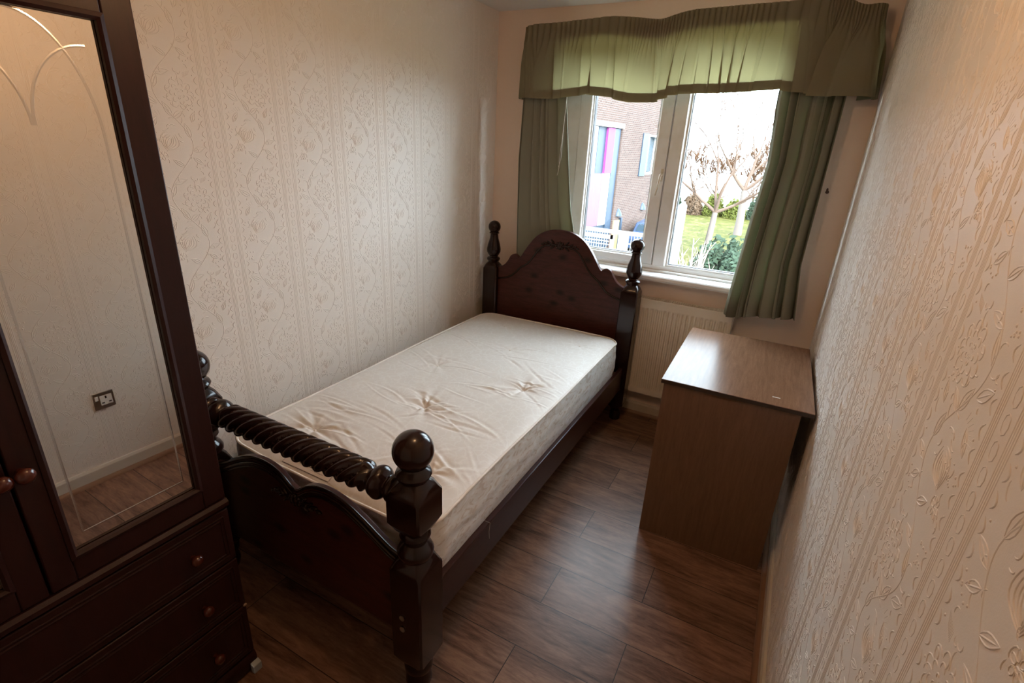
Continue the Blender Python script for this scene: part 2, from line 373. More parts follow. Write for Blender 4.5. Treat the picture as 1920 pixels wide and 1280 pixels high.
# skirtings and beading
def struct(name, mb, m, label, cat='trim', **k): return tag(obj(name, mb, m, **k), label, cat, kind='structure')
struct('baseboard_right', MB().prism([(W - .001, 0), (W - .016, 0), (W - .016, .068), (W - .010, .08), (W - .001, .08)], 'y', -D, -.001), M['skirt'], 'painted skirting board along the right wall', 'baseboard')
struct('baseboard_left', MB().prism([(.001, 0), (.016, 0), (.016, .068), (.010, .08), (.001, .08)], 'y', -D, -.001), M['skirt'], 'painted skirting board along the left wall', 'baseboard')
struct('baseboard_window', MB().prism([(-.001, 0), (-.016, 0), (-.016, .068), (-.010, .08), (-.001, .08)], 'x', .017, W - .017), M['skirt'], 'painted skirting board under the radiator', 'baseboard')
def quad(s, x): return [(x, 0)] + [(x - s * .018 * math.sin(a), .018 * math.cos(a)) for a in np.linspace(0, PI / 2, 6)]
struct('trim_1', MB().prism(quad(1, W - .016), 'y', -D, -.034), M['quad'], 'wood beading at the foot of the right skirting', smooth=40)
struct('trim_2', MB().prism([(-.016 - (x - 0), z) for x, z in [(0, 0)] + [(.018 * math.sin(a), .018 * math.cos(a)) for a in np.linspace(0, PI / 2, 6)]], 'x', .034, W - .034), M['quad'], 'wood beading at the foot of the skirting under the window', smooth=40)

# ------------------------------------------------------------------ window
win = thing('window_1', 'white plastic window with one opening and one fixed pane', 'window', (1.1, .09, OZ0), kind='structure')
X0, X1, Z0, Z1 = .50, 1.74, .965, 2.22
fr = MB()
fr.box(OX0, .565, .055, .125, Z0, OZ1).box(1.70, OX1, .055, .125, Z0, OZ1).box(.565, 1.70, .055, .125, Z0, 1.005).box(.565, 1.70, .055, .125, 2.18, OZ1)
obj('window_frame', fr, M['upvc'], win, bevel=.004)
obj('mullion', MB().prism([(1.128, .125), (1.128, .058), (1.136, .042), (1.204, .042), (1.212, .058), (1.212, .125)], 'z', 1.003, 2.182), M['upvc'], win, bevel=.003)
sa = MB().box(.567, .640, .044, .10, 1.004, 2.178).box(1.058, 1.126, .044, .10, 1.004, 2.178).box(.640, 1.058, .044, .10, 1.004, 1.046).box(.640, 1.058, .044, .10, 2.13, 2.178)
sash = obj('sash', sa, M['upvc'], win, bevel=.005)
def bead(x0, x1, z0, z1, y, b=.010):
    m = MB()
    for (a, c, d, e) in ((x0, x0 + b, z0, z1), (x1 - b, x1, z0, z1), (x0 + b, x1 - b, z0, z0 + b), (x0 + b, x1 - b, z1 - b, z1)): m.box(a, c, y - .004, y + .03, d, e)
    return m
obj('glazing_bead', bead(.640, 1.058, 1.046, 2.13, .068), M['upvc'], sash, bevel=.002)
def gasket(x0, x1, z0, z1, y): return bead(x0, x1, z0, z1, y, .0035)
obj('gasket', gasket(.650, 1.048, 1.056, 2.12, .076), M['gasket'], sash)
obj('gasket', gasket(1.222, 1.69, 1.015, 2.17, .076), M['gasket'], win)
obj('glazing_bead', bead(1.212, 1.70, 1.005, 2.18, .064), M['upvc'], win, bevel=.002)
obj('glass_pane', MB().box(.652, 1.046, .084, .088, 1.058, 2.118), M['glass'], sash)
obj('glass_pane', MB().box(1.224, 1.688, .084, .088, 1.017, 2.168), M['glass'], win)
hd = MB().box(1.107, 1.121, .036, .044, 1.500, 1.570)
hd.tube([(1.114, .036, 1.540), (1.114, .016, 1.540), (1.113, .008, 1.530), (1.111, .006, 1.505), (1.106, .010, 1.475), (1.101, .012, 1.445), (1.098, .008, 1.420)], [.0085, .0075, .007, .0065, .0055, .0055, .005], 10)
obj('window_handle', hd, M['handle'], sash, smooth=40, bevel=.002)
obj('window_sill', MB().prism([(-.078, .935), (-.084, .941), (-.084, .958), (-.078, .965), (.054, .965), (.054, .931), (-.078, .931)], 'x', .40, 1.83), M['upvc'], win, smooth=30)
obj('sill_strip', MB().box(OX0, OX1, .030, .055, .965, .978), M['upvc'], win, bevel=.003)
obj('reveal_lining', MB().box(OX0 - .0005, OX0 + .006, .0, .055, .965, OZ1).box(OX1 - .006, OX1 + .0005, .0, .055, .965, OZ1).box(OX0, OX1, 0, .055, OZ1 - .006, OZ1 + .0005), M['ceil'], win)

# ------------------------------------------------------------------ bed frame
XL, XR, YH, YF = .115, 1.082, -.165, -2.23
XC = .60
bed = thing('bed_frame', 'dark mahogany single bed frame with arched headboard and rope-twist foot rail', 'bed', (XC, -1.2, 0))
def post(x, y, kind):
    """lower square sections are chamfered (octagonal) blocks, the rest turned"""
    mb = MB()
    def block(z0, z1, h, ch, n=10):
        rings = []
        def ring(hh, c, z):
            c = min(c, hh * .55); q = [(hh, -hh + c), (hh, hh - c), (hh - c, hh), (-hh + c, hh), (-hh, hh - c), (-hh, -hh + c), (-hh + c, -hh), (hh - c, -hh)]
            return [(x + a, y + b, z) for a, b in q]
        rings.append(ring(h * .60, h * .36, z0)); rings.append(ring(h * .82, h * .30, z0 + ch * .45)); rings.append(ring(h, .006, z0 + ch)); rings.append(ring(h, .006, z1 - ch))
        rings.append(ring(h * .84, h * .30, z1 - ch * .40)); rings.append(ring(h * .60, h * .36, z1)); mb.loops(rings)
    if kind == 'foot':
        mb.lathe((x, y, 0), [(.030, 0), (.036, .01), (.042, .035), (.040, .055), (.034, .075), (.044, .09), (.046, .115), (.040, .13)])
        block(.115, .555, .057, .050)
        mb.lathe((x, y, 0), [(.042, .54), (.052, .556), (.053, .57), (.046, .585), (.034, .598), (.036, .608), (.045, .622), (.043, .64), (.038, .65)])
        block(.632, .812, .057, .046)
        mb.lathe((x, y, 0), [(.036, .80), (.040, .812), (.047, .820), (.050, .828), (.046, .838), (.034, .845), (.032, .850), (.040, .855)] +
                 [(.0562 * math.sin(a), .897 - .0562 * math.cos(a)) for a in np.linspace(.75, PI - .02, 16)], 40)
    else:
        mb.lathe((x, y, 0), [(.026, 0), (.034, .008), (.034, .05), (.028, .07), (.038, .085)])
        block(.08, .915, .052, .045)
        mb.lathe((x, y, 0), [(.034, .905), (.036, .918), (.043, .926), (.045, .936), (.038, .944), (.030, .948), (.029, .953), (.036, .962), (.046, .982), (.047, 1.0), (.040, 1.035), (.029, 1.07), (.026, 1.09), (.026, 1.10), (.034, 1.106), (.030, 1.112)] +
                 [(.041 * math.sin(a), 1.146 - .041 * math.cos(a)) for a in np.linspace(.65, PI - .02, 16)], 36)
    return mb
for x in (XL, XR):
    obj('bed_post', post(x, YH, 'head'), M['bed_turned'], bed, smooth=38)
    p = obj('bed_post', post(x, YF, 'foot'), M['bed_turned'], bed, smooth=38)
    for z in (.30, .345):
        b = MB().lathe((x - .010, YF - .057, z), [(.009, -.004), (.009, -.002), (.006, 0), (.006, .003)], 16, 'y'); obj('bolt_cap', b, M['steel'], p, smooth=40)
def mirror_profile(pts):  # pts (u,z) u from 0 out
    return [(XC - u, z) for u, z in reversed(pts)] + [(XC + u, z) for u, z in pts[1:]]
def smoothp(pts, n=3):
    p = [np.array(q, float) for q in pts]; out = []
    for i in range(len(p) - 1):
        p0, p1, p2, p3 = p[max(i - 1, 0)], p[i], p[i + 1], p[min(i + 2, len(p) - 1)]
        for k in range(n):
            t = k / n; out.append(tuple(.5 * ((2 * p1) + (-p0 + p2) * t + (2 * p0 - 5 * p1 + 4 * p2 - p3) * t * t + (-p0 + 3 * p1 - 3 * p2 + p3) * t ** 3)))
    out.append(tuple(p[-1])); return out
hp = smoothp([(0, 1.180), (.06, 1.176), (.115, 1.158), (.165, 1.125), (.205, 1.080), (.24, 1.030), (.268, .985), (.283, .968)]) + smoothp([(.286, .968), (.300, .982), (.322, .988), (.345, .975), (.362, .945), (.385, .915), (.410, .897), (.436, .888)])
top = mirror_profile(hp)
hb = obj('headboard', MB().prism(top + [(XC + .436, .20), (XC - .436, .20)], 'y', -.180, -.152), M['bed'], bed, bevel=.005, seg=2)
gp = mirror_profile(smoothp([(0, 1.085), (.07, 1.082), (.12, 1.062), (.155, 1.025), (.19, .975), (.225, .935), (.27, .905), (.30, .872), (.34, .838), (.39, .818), (.434, .808)]))
obj('carved_moulding', MB().tube([(x, -.181, z) for x, z in gp], .0065, 8), M['bed_turned'], hb, smooth=60)
def carving(c, y, s=1):
    mb = MB(); rr = random.Random(5)
    mb.blob((c[0], y, c[1]), (.020 * s, .013, .020 * s), 12, 8)
    for j in range(8):
        th = 2 * PI * j / 8; mb.blob((c[0] + .024 * s * math.cos(th), y, c[1] + .018 * s * math.sin(th)), (.011 * s, .010, .009 * s), 8, 5)
    for sg in (-1, 1):
        for k, (u, v, l, a) in enumerate([(.045, .004, .026, .1), (.070, .008, .024, .5), (.070, -.006, .022, -.3), (.095, .004, .020, .2), (.050, -.016, .020, -.6), (.050, .020, .018, .8), (.118, -.004, .014, -.2)]):
            R_ = Matrix.Rotation(-sg * a, 3, 'Y'); mb.blob((c[0] + sg * u * s, y, c[1] + v * s), (l * s, .009, .0065 * s), 10, 6, R_)
    return mb
obj('carved_rosette', carving((XC, 1.085), -.181), M['bed_turned'], hb, smooth=60)
# footboard
fp = smoothp([(0, .585), (.02, .592), (.06, .622), (.11, .640), (.17, .642), (.23, .628), (.30, .595), (.36, .560), (.40, .540), (.432, .530)])
ftop = mirror_profile(fp)
fb = obj('footboard', MB().prism(ftop + [(XC + .432, .21), (XC - .432, .21)], 'y', -2.243, -2.223), M['bed'], bed, bevel=.004)
for dz in (.004, .026, .040):
    obj('carved_moulding', MB().tube([(x, -2.244, z - dz) for x, z in ftop], .0065 if dz < .03 else .004, 8), M['bed_turned'], fb, smooth=60)
obj('carved_rosette', carving((XC, .545), -2.246, .9), M['bed_turned'], fb, smooth=60)
# rope twist rail
mb = MB(); rings = []; ns = 420; seg = 48
xa, xb = XL + .052, XR - .052; yc, zc = YF, .748
def twist_r(x):
    u = min(x - xa, xb - x)
    if u < .036: return .026 + .017 * math.sin(PI * u / .036) ** .7, 0
    if u < .042: return .027, 0
    if u < .098: return .027 + .022 * math.sin(PI * (u - .042) / .056) ** .7, 0
    if u < .104: return .029, 0
    return .029, min(1, (u - .104) / .02)
for i in range(ns + 1):
    x = xa + (xb - xa) * i / ns; r, k = twist_r(x); ring = []
    for j in range(seg):
        a = 2 * PI * j / seg; ph = a * 5 + x / .046 * 2 * PI
        lobe = abs(math.cos(ph / 2)) ** .55
        rr = r * (1 - k) + k * (.0335 + .0135 * lobe)
        if k == 0 and .040 <= min(x - xa, xb - x) < .10: rr += .0028 * (abs(math.cos(a * 2 + x * 40)) ** .7 - .5)
        ring.append((x, yc + rr * math.cos(a), zc + rr * math.sin(a)))
    rings.append(ring)
mb.loops(rings); obj('rope_twist_rail', mb, M['bed_turned'], bed, smooth=50)
for (x0, x1) in ((1.082, 1.106), (.094, .118)):
    obj('side_rail', MB().box(x0, x1, YF + .055, YH - .05, .235, .385), M['bed_side'], bed, bevel=.004)
for i in range(9):
    y = -2.0 + i * .215; obj('slat', MB().box(.119, 1.081, y - .03, y + .03, .350, .366), M['desk_side'], bed)

# ------------------------------------------------------------------ mattress
mx0, mx1, my0, my1, mz, mt = .148, 1.080, -2.168, -.292, .600, .230
mcx, mcy = (mx0 + mx1) / 2, (my0 + my1) / 2; hw, hh = (mx1 - mx0) / 2, (my1 - my0) / 2; rc = .085
def insets(n=14):
    a = np.linspace(0, PI / 2, n); return rc * (1 - np.sin(a)), rc * (1 - np.cos(a))   # (dx from straight?, dy)
ny, nx = 380, 190
b = np.linspace(0, 1, ny); tt = np.concatenate([hh * 2 * b]); yy = my0 + tt
# denser rows at the ends
e = rc * (1 - np.cos(np.linspace(0, PI / 2, 18))); yy = np.concatenate([my0 + e, np.linspace(my0 + rc, my1 - rc, ny)[1:-1], my1 - e[::-1]])
dy = np.minimum(yy - my0, my1 - yy); ins = np.where(dy < rc, rc - np.sqrt(np.maximum(rc * rc - (rc - dy) ** 2, 0)), 0)
U = np.linspace(-1, 1, nx); XX = mcx + (hw - ins)[:, None] * U[None]; YY = np.repeat(yy[:, None], nx, 1)
de = np.minimum((hw - ins)[:, None] * (1 - abs(U))[None], dy[:, None]); de = np.maximum(de, 0)
ZZ = mz - .010 + .016 * (1 - np.exp(-de / .03)) + .004 * np.sin(YY * 7 + XX * 3) * (1 - np.exp(-de / .1)) - .020 * np.exp(-(YY - my0) / .10) * np.clip((XX - mx0) / .25, 0, 1)
sag = lambda x, y: -.020 * math.exp(-(y - my0) / .10) * min(1, max(0, (x - mx0) / .25))
TUFT = [(.368, -1.955), (.919, -1.944), (.612, -1.575), (.402, -1.195), (.897, -1.204), (.619, -.821), (.398, -.482), (.916, -.523)]
fade = 1 - np.exp(-de / .05)
for i, (tx, ty) in enumerate(TUFT):
    dx, dyy = XX - tx, YY - ty; r = np.sqrt(dx * dx + dyy * dyy) + 1e-6; th = np.arctan2(dyy, dx); a = [1, 1, 1.2, .8, 1, .5, .4, .45][i]
    ZZ -= a * (.015 * np.exp(-(r / .022) ** 1.1) + .012 * np.exp(-r / .07))
    ph = i * 1.7
    ZZ += a * fade * .0062 * np.cos(7 * th + ph + 2.0 * np.sin(2 * th + i)) * (r / .03) * np.exp(-r / .045)
    ZZ += a * fade * .0018 * np.cos(13 * th + ph) * (r / .03) * np.exp(-r / .03)
wr = random.Random(11)
for i in range(78):
    if i < 52:
        tx, ty = TUFT[wr.choice([0, 1, 1, 2, 2, 3, 4, 4, 5])]; cx_, cy_ = tx + wr.gauss(0, .16), ty + wr.gauss(0, .07)
    else: cx_, cy_ = wr.uniform(mx0 + .1, mx1 - .06), wr.uniform(my0 + .05, my0 + 1.35)
    an = wr.gauss(-.12, .28); l = wr.uniform(.04, .16); wd = wr.uniform(.004, .009); hgt = wr.uniform(.0016, .0040) * wr.choice([1, 1, -1])
    c, s = math.cos(an), math.sin(an); u_ = (XX - cx_) * c + (YY - cy_) * s; v_ = -(XX - cx_) * s + (YY - cy_) * c + wr.uniform(-.25, .3) * u_ * u_ / .2
    ZZ += fade * hgt * np.exp(-(u_ / l) ** 2) * (np.exp(-(v_ / wd) ** 2) - .6 * np.exp(-((v_ - wd * 2) / (wd * 1.2)) ** 2))
mat_th = thing('mattress', 'bare cream tufted single mattress lying on the dark bed frame', 'mattress', (mcx, mcy, mz - mt))
mb = MB(); mb.grid(np.stack([XX, YY, ZZ], 2))
mtop = obj('mattress_top', mb, M['tick'], mat_th, smooth=180)
def perim(n=520, out=0.0):
    pts = []; R_ = rc + out; x0, x1, y0, y1 = mx0 - out, mx1 + out, my0 - out, my1 + out
    segs = []
    for (cx_, cy_, a0) in ((x1 - R_, y1 - R_, 0), (x0 + R_, y1 - R_, PI / 2), (x0 + R_, y0 + R_, PI), (x1 - R_, y0 + R_, 1.5 * PI)):
        segs.append([(cx_ + R_ * math.cos(a0 + t), cy_ + R_ * math.sin(a0 + t)) for t in np.linspace(0, PI / 2, 16)])
    for i in range(4):
        pts += segs[i]; p, q = segs[i][-1], segs[(i + 1) % 4][0]; ll = math.dist(p, q); k = int(ll / .012)
        pts += [(p[0] + (q[0] - p[0]) * t / k, p[1] + (q[1] - p[1]) * t / k) for t in range(1, k)]
    return pts
pr = perim(); npm = len(pr); rings = []
sarc = [0]
for i in range(1, npm): sarc.append(sarc[-1] + math.dist(pr[i], pr[i - 1]))
for k in range(23):
    t = k / 22; z = mz - .010 - (mt - .014) * t; ring = []
    for i, (x, y) in enumerate(pr):
        dxx = x - min(max(x, mx0 + rc), mx1 - rc); dyy = y - min(max(y, my0 + rc), my1 - rc); n_ = math.hypot(dxx, dyy) or 1
        s = sarc[i]; q = math.sin(PI * t); puff = .011 * q ** .5
        wv_ = .0035 * (abs(math.sin(s * 21 + 2.4 * math.sin(t * 7 + s * 3))) ** .5) * q + .0025 * math.sin(t * 19 + math.sin(s * 17) * 1.3) * q + .002 * math.sin(s * 47 + t * 11) * q
        ring.append((x + dxx / n_ * (puff + wv_ * .6), y + dyy / n_ * (puff + wv_ * .6), z + .003 * math.sin(s * 5) * (1 - t) + sag(x, y) * (1 - t)))
    rings.append(ring)
mb = MB(); mb.loops(rings, False); mb.add(rings[-1], [tuple(range(npm))])
obj('mattress_border', mb, M['tick_side'], mat_th, smooth=180)
for z in (mz - .009, mz - mt + .006):
    obj('piping', MB().tube([(x, y, z + (.003 * math.sin(sarc[i] * 5) + sag(x, y) if z > .5 else 0)) for i, (x, y) in enumerate(perim(out=.004))], .0055, 6, closed=True), M['piping'], mat_th, smooth=80)
for tx, ty in TUFT:
    i = np.argmin(abs(yy - ty)); j = np.argmin(abs(XX[i] - tx)); z = ZZ[i, j]
    obj('tuft', MB().blob((tx, ty, z + .002), (.006, .006, .004), 10, 6), M['piping'], mat_th, smooth=80)
# cloth label near the foot end
def zt(x, y):
    i = np.argmin(abs(yy - y)); j = np.argmin(abs(XX[i] - x)); return float(ZZ[i, j])
ax, ay = .430, -2.082; LX, LY = .225, .045
def lp(u, v, o=.0022): x = ax + u * LX; y = ay - .075 - v * LY * 0 + (v - 1) * 0 - .0 + v * LY - .0; return (x, y, zt(x, y) + o)
lb = obj('printed_label', MB().grid([[lp(u, v) for u in np.linspace(0, 1, 14)] for v in np.linspace(0, 1, 5)]), M['label'], mtop)
mb = MB()
def strip(u0, u1, v, w_=.02):
    us = np.linspace(u0, u1, 8); mb.grid([[lp(u, v - w_ / 2, .003) for u in us], [lp(u, v + w_ / 2, .003) for u in us]])
strip(0, 1, .01, .03); strip(0, 1, .99, .03)
for u in (0.002, .998):
    mb.grid([[lp(u - .003, v, .003), lp(u + .003, v, .003)] for v in np.linspace(0, 1, 5)])
for v, u0, u1 in ((.80, .18, .48), (.62, .22, .62), (.44, .30, .60), (.26, .58, .84), (.80, .55, .80)):
    u = u0
    while u < u1:
        l = wr.uniform(.012, .035); strip(u, min(u + l, u1), v, .05); u += l + .010
obj('faint_print', mb, M['ink'], lb)
obj('loose_thread', MB().tube([(1.094, -1.86, .40), (1.115, -1.855, .395), (1.12, -1.87, .37), (1.128, -1.88, .35)], .0005, 5), M['string'], mat_th)

# ------------------------------------------------------------------ desk
DR = .0158
desk = thing('desk', 'brown wood-effect desk standing against the right wall below the curtain', 'desk', (2.070, -1.116, 0), DR)
def dbox(x0, x1, y0, y1, z0, z1): return MB().box(x0 - 2.084, x1 - 2.084, y0 + 1.116, y1 + 1.116, z0, z1)
dt = obj('desk_top', dbox(1.513, 2.080, -1.116, -.341, .764, .782), M['desk_top'], desk, bevel=.001)
obj('edge_band', dbox(1.5135, 2.0795, -1.1175, -1.1160, .7645, .7805), M['desk_edge'], dt)
obj('chip', MB().box(-.152, -.124, .075, .080, .7821, .7826), M['white_plastic'], dt)
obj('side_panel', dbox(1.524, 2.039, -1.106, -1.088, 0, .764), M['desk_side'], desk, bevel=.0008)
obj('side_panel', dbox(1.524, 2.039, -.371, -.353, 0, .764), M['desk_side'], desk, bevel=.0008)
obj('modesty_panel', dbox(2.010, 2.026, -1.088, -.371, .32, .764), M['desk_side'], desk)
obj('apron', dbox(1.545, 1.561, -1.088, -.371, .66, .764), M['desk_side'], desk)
obj('dowel_cap', MB().lathe((1.652 - 2.084, -1.106 + 1.116, .731), [(.004, -.0012), (.004, .001)], 10, 'y'), M['desk_top'], desk)

# ------------------------------------------------------------------ wardrobe (local: x depth outwards = +x, y along, z)
WT = -.0231
robe = thing('wardrobe', 'tall dark mahogany wardrobe with mirrored doors over three drawers', 'wardrobe', (.5802, -2.452, 0), WT)
DEP = -.50
def rb(x0, x1, y0, y1, z0, z1): return MB().box(x0, x1, y0, y1, z0, z1)
WL = -.815
cc = MB().box(DEP, -.024, WL, WL + .018, .0, 1.96).box(DEP, -.024, -.018, 0, .0, 1.96).box(DEP, -.024, WL, 0, 1.93, 1.96).box(DEP, -.024, WL, 0, .66, .685).box(DEP, DEP + .012, WL, 0, .02, 1.95).box(DEP, -.024, WL, 0, .055, .075)
obj('carcass', cc, M['robe'], robe)
obj('plinth', MB().prism([(-.024, 0), (-.004, 0), (.004, .012), (.004, .060), (-.002, .072), (-.024, .075)], 'y', WL, 0), M['robe'], robe, smooth=40)
obj('cornice', MB().prism([(DEP, 1.955), (.010, 1.955), (.018, 1.975), (.030, 1.99), (.034, 2.03), (DEP, 2.03)], 'y', WL - .015, .015), M['robe'], robe, smooth=40)
obj('waist_moulding', MB().prism([(-.024, .658), (.004, .658), (.010, .664), (.010, .676), (.002, .684), (-.024, .684)], 'y', WL, 0), M['robe'], robe, smooth=40)
def door(a0, a1, hinge_right):
    z0, z1 = .687, 1.925; m = MB(); st_r = .058; st_l = .048
    if not hinge_right: st_r, st_l = st_l, st_r
    b0, b1 = .746, 1.860; xf = 0.0; xb_ = -.022
    m.box(xb_, xf, a0, a0 + st_l, z0, z1).box(xb_, xf, a1 - st_r, a1, z0, z1).box(xb_, xf, a0 + st_l, a1 - st_r, z0, b0).box(xb_, xf, a0 + st_l, a1 - st_r, b1, z1)
    d = obj('door', m, M['robe'], robe, bevel=.003)
    g0, g1 = a0 + st_l, a1 - st_r
    # bolection moulding round the mirror
    mm = MB()
    prof = [(-.006, 0), (.003, -.002), (.006, -.010), (.001, -.016), (-.008, -.016)]
    ring = []
    for (px, off) in prof:
        o = -off; ring.append([(px, g0 + o - .004, b0 + o - .004), (px, g1 - o + .004, b0 + o - .004), (px, g1 - o + .004, b1 - o + .004), (px, g0 + o - .004, b1 - o + .004)])
    ring = [[r[k] for r in ring] for k in range(4)]
    v = [p for c in ring for p in c]; n = len(prof); f = []
    for k in range(4):
        for i in range(n - 1): f.append((k * n + i, k * n + i + 1, ((k + 1) % 4) * n + i + 1, ((k + 1) % 4) * n + i))
    mm.add(v, f); obj('door_moulding', mm, M['robe'], d)
    mr = obj('mirror', MB().box(-.016, -.010, g0 - .003, g1 + .003, b0 - .003, b1 + .003), M['mirror'], d)
    # cut lines in the glass: shallow V ribs
    e = MB(); X_ = -.0098
    def rib(pts, w_=.0022):
        pts = [np.array(p, float) for p in pts]; n = len(pts); rows = []
        for i in range(n):
            t = pts[min(i + 1, n - 1)] - pts[max(i - 1, 0)]; t /= np.linalg.norm(t); q = np.array([-t[1], t[0]]) * w_
            rows.append([(X_, *(pts[i] - q)), (X_ + .00035, *pts[i]), (X_, *(pts[i] + q))])
        e.grid(rows)
    c = (g0 + g1) / 2; hwid = (g1 - g0) / 2; iw = hwid - .036
    for sg in (-1, 1):
        rib([(c + sg * iw, .795), (c + sg * iw, 1.2), (c + sg * iw, 1.63)])
        rib([(c + sg * iw * math.cos(t) * (1 - .0 * t), 1.63 + .215 * math.sin(t)) for t in np.linspace(0, PI / 2, 18)], .0025)
        rib([(c + sg * (.112 - .112 * math.sin(t)), 1.665 + .140 * (1 - math.cos(t)) * 0 + .140 * math.cos(t)) for t in np.linspace(0, PI / 2, 16)] if False else
            [(c + sg * (.002 + .108 * (1 - math.cos(t))), 1.655 + .145 * math.sin(t)) for t in np.linspace(0, PI / 2, 16)], .0025)
    rib([(c - iw, .795), (c, .795), (c + iw, .795)])
    obj('cut_glass_lines', e, M['etch'], mr, smooth=None)
    ha = (a0 + .016) if hinge_right else (a1 - .014)
    obj('door_knob', MB().lathe((0, ha, 1.002), [(.008, -.002), (.008, .010), (.013, .016), (.017, .024), (.017, .031), (.012, .037), (.004, .040)], 24, 'x'), M['knob'], d, smooth=50)
    return d
door(-.400, -.001, True); door(-.814, -.405, False)
for (z0, z1, kz) in ((.474, .650, .560), (.286, .464, .373), (.086, .276, .178)):
    d = obj('drawer', MB().box(-.40, -.002, WL + .020, -.020, z0, z1).box(-.004, .003, WL + .006, -.003, z0 - .002, z1 + .002), M['robe'], robe, bevel=.003)
    fm = MB()
    for t in (.018, .028):
        fm.tube([(.003, WL + .006 + t, z0 + t), (.003, -.003 - t, z0 + t), (.003, -.003 - t, z1 - t), (.003, WL + .006 + t, z1 - t)], .0028, 6, closed=True)
    obj('drawer_moulding', fm, M['robe'], d)
    for a in (-.118, WL + .118):
        obj('drawer_knob', MB().lathe((0, a, kz), [(.008, .0), (.008, .010), (.013, .016), (.016, .023), (.016, .029), (.011, .035), (.003, .037)], 24, 'x'), M['knob'], d, smooth=50)
obj('worn_corner', MB().blob((.0035, -.006, .279), (.0020, .006, .005), 8, 5), mat('bare_wood_chip', (.42, .30, .22), .7), robe)
wg = obj('wedge', MB().prism([(.583, 0), (.600, 0), (.600, .030), (.583, .038)], 'y', -2.478, -2.449), mat('grey_plastic_wedge', (.30, .33, .34), .5), origin=(.59, -2.462, 0), bevel=.002)
tag(wg, 'small grey plastic wedge on the floor at the corner of the wardrobe', 'wedge')

# ------------------------------------------------------------------ radiator
rad = thing('radiator', 'cream ribbed panel radiator on the wall below the window', 'radiator', (1.2, -.05, .19))
RX0, RX1, RZ0, RZ1, RY = .75, 1.662, .192, .823, -.098
xs = np.arange(RX0, RX1 + .001, .003); zs = np.concatenate([np.linspace(RZ0, RZ0 + .07, 22), np.linspace(RZ0 + .07, RZ1 - .09, 10)[1:-1], np.linspace(RZ1 - .09, RZ1 - .012, 24)])
rows = []
pitch = .0268
for z in zs:
    row = []
    for x in xs:
        s = math.cos(2 * PI * (x - RX1 + .028) / pitch); wz = 1 / (1 + math.exp(-(z - (RZ0 + .040)) / .0025)) * 1 / (1 + math.exp(((z) - (RZ1 - .060)) / .0025))
        wx_ = 1 if RX0 + .02 < x < RX1 - .02 else 0
        row.append((x, RY + .007 * wz * wx_ * max(0, min(1, .5 + 1.1 * s)), z))
    rows.append(row)
pm = MB(); pm.grid(rows); pm.box(RX0, RX1, RY + .010, RY + .014, RZ0, RZ1 - .012)
pm.prism([(RY, RZ0), (RY + .010, RZ0 - .004), (RY + .014, RZ0)], 'x', RX0, RX1)
obj('front_panel', pm, M['rad'], rad, smooth=50)
obj('rear_panel', MB().box(RX0, RX1, -.036, -.031, RZ0, RZ1 - .012), M['rad'], rad)
gm = MB().box(RX0, RX1, RY, RY + .010, RZ1 - .014, RZ1).box(RX0, RX1, -.042, -.031, RZ1 - .014, RZ1)
x = RX0 + .006
while x < RX1 - .01:
    gm.box(x, x + .0052, RY + .010, -.042, RZ1 - .004, RZ1); x += .0128
obj('top_grille', gm, M['rad'], rad)
obj('convector_fins', MB().box(RX0 + .01, RX1 - .01, -.080, -.048, RZ0 + .03, RZ1 - .05), M['dark'], rad)  # solid block for the fins, near-black colour paints in the shade behind the slots
for xx in (RX0, RX1): obj('side_cover', MB().box(xx - .002, xx + .002, RY, -.031, RZ0, RZ1), M['rad'], rad, bevel=.001)
for xx in (.9, 1.5): obj('wall_bracket', MB().box(xx - .015, xx + .015, -.031, -.0005, RZ0 + .06, RZ1 - .08), M['rad'], rad)
obj('radiator_valve', MB().lathe((RX1 + .035, -.066, RZ0 + .012), [(.010, -.020), (.012, -.02), (.012, .01), (.018, .015), (.018, .06), (.014, .066)], 16).tube([(RX1 + .035, -.066, .001), (RX1 + .035, -.066, RZ0)], .0075, 10).tube([(RX1 - .005, -.066, RZ0 + .012), (RX1 + .035, -.066, RZ0 + .012)], .009, 10), M['white_plastic'], rad, smooth=40)

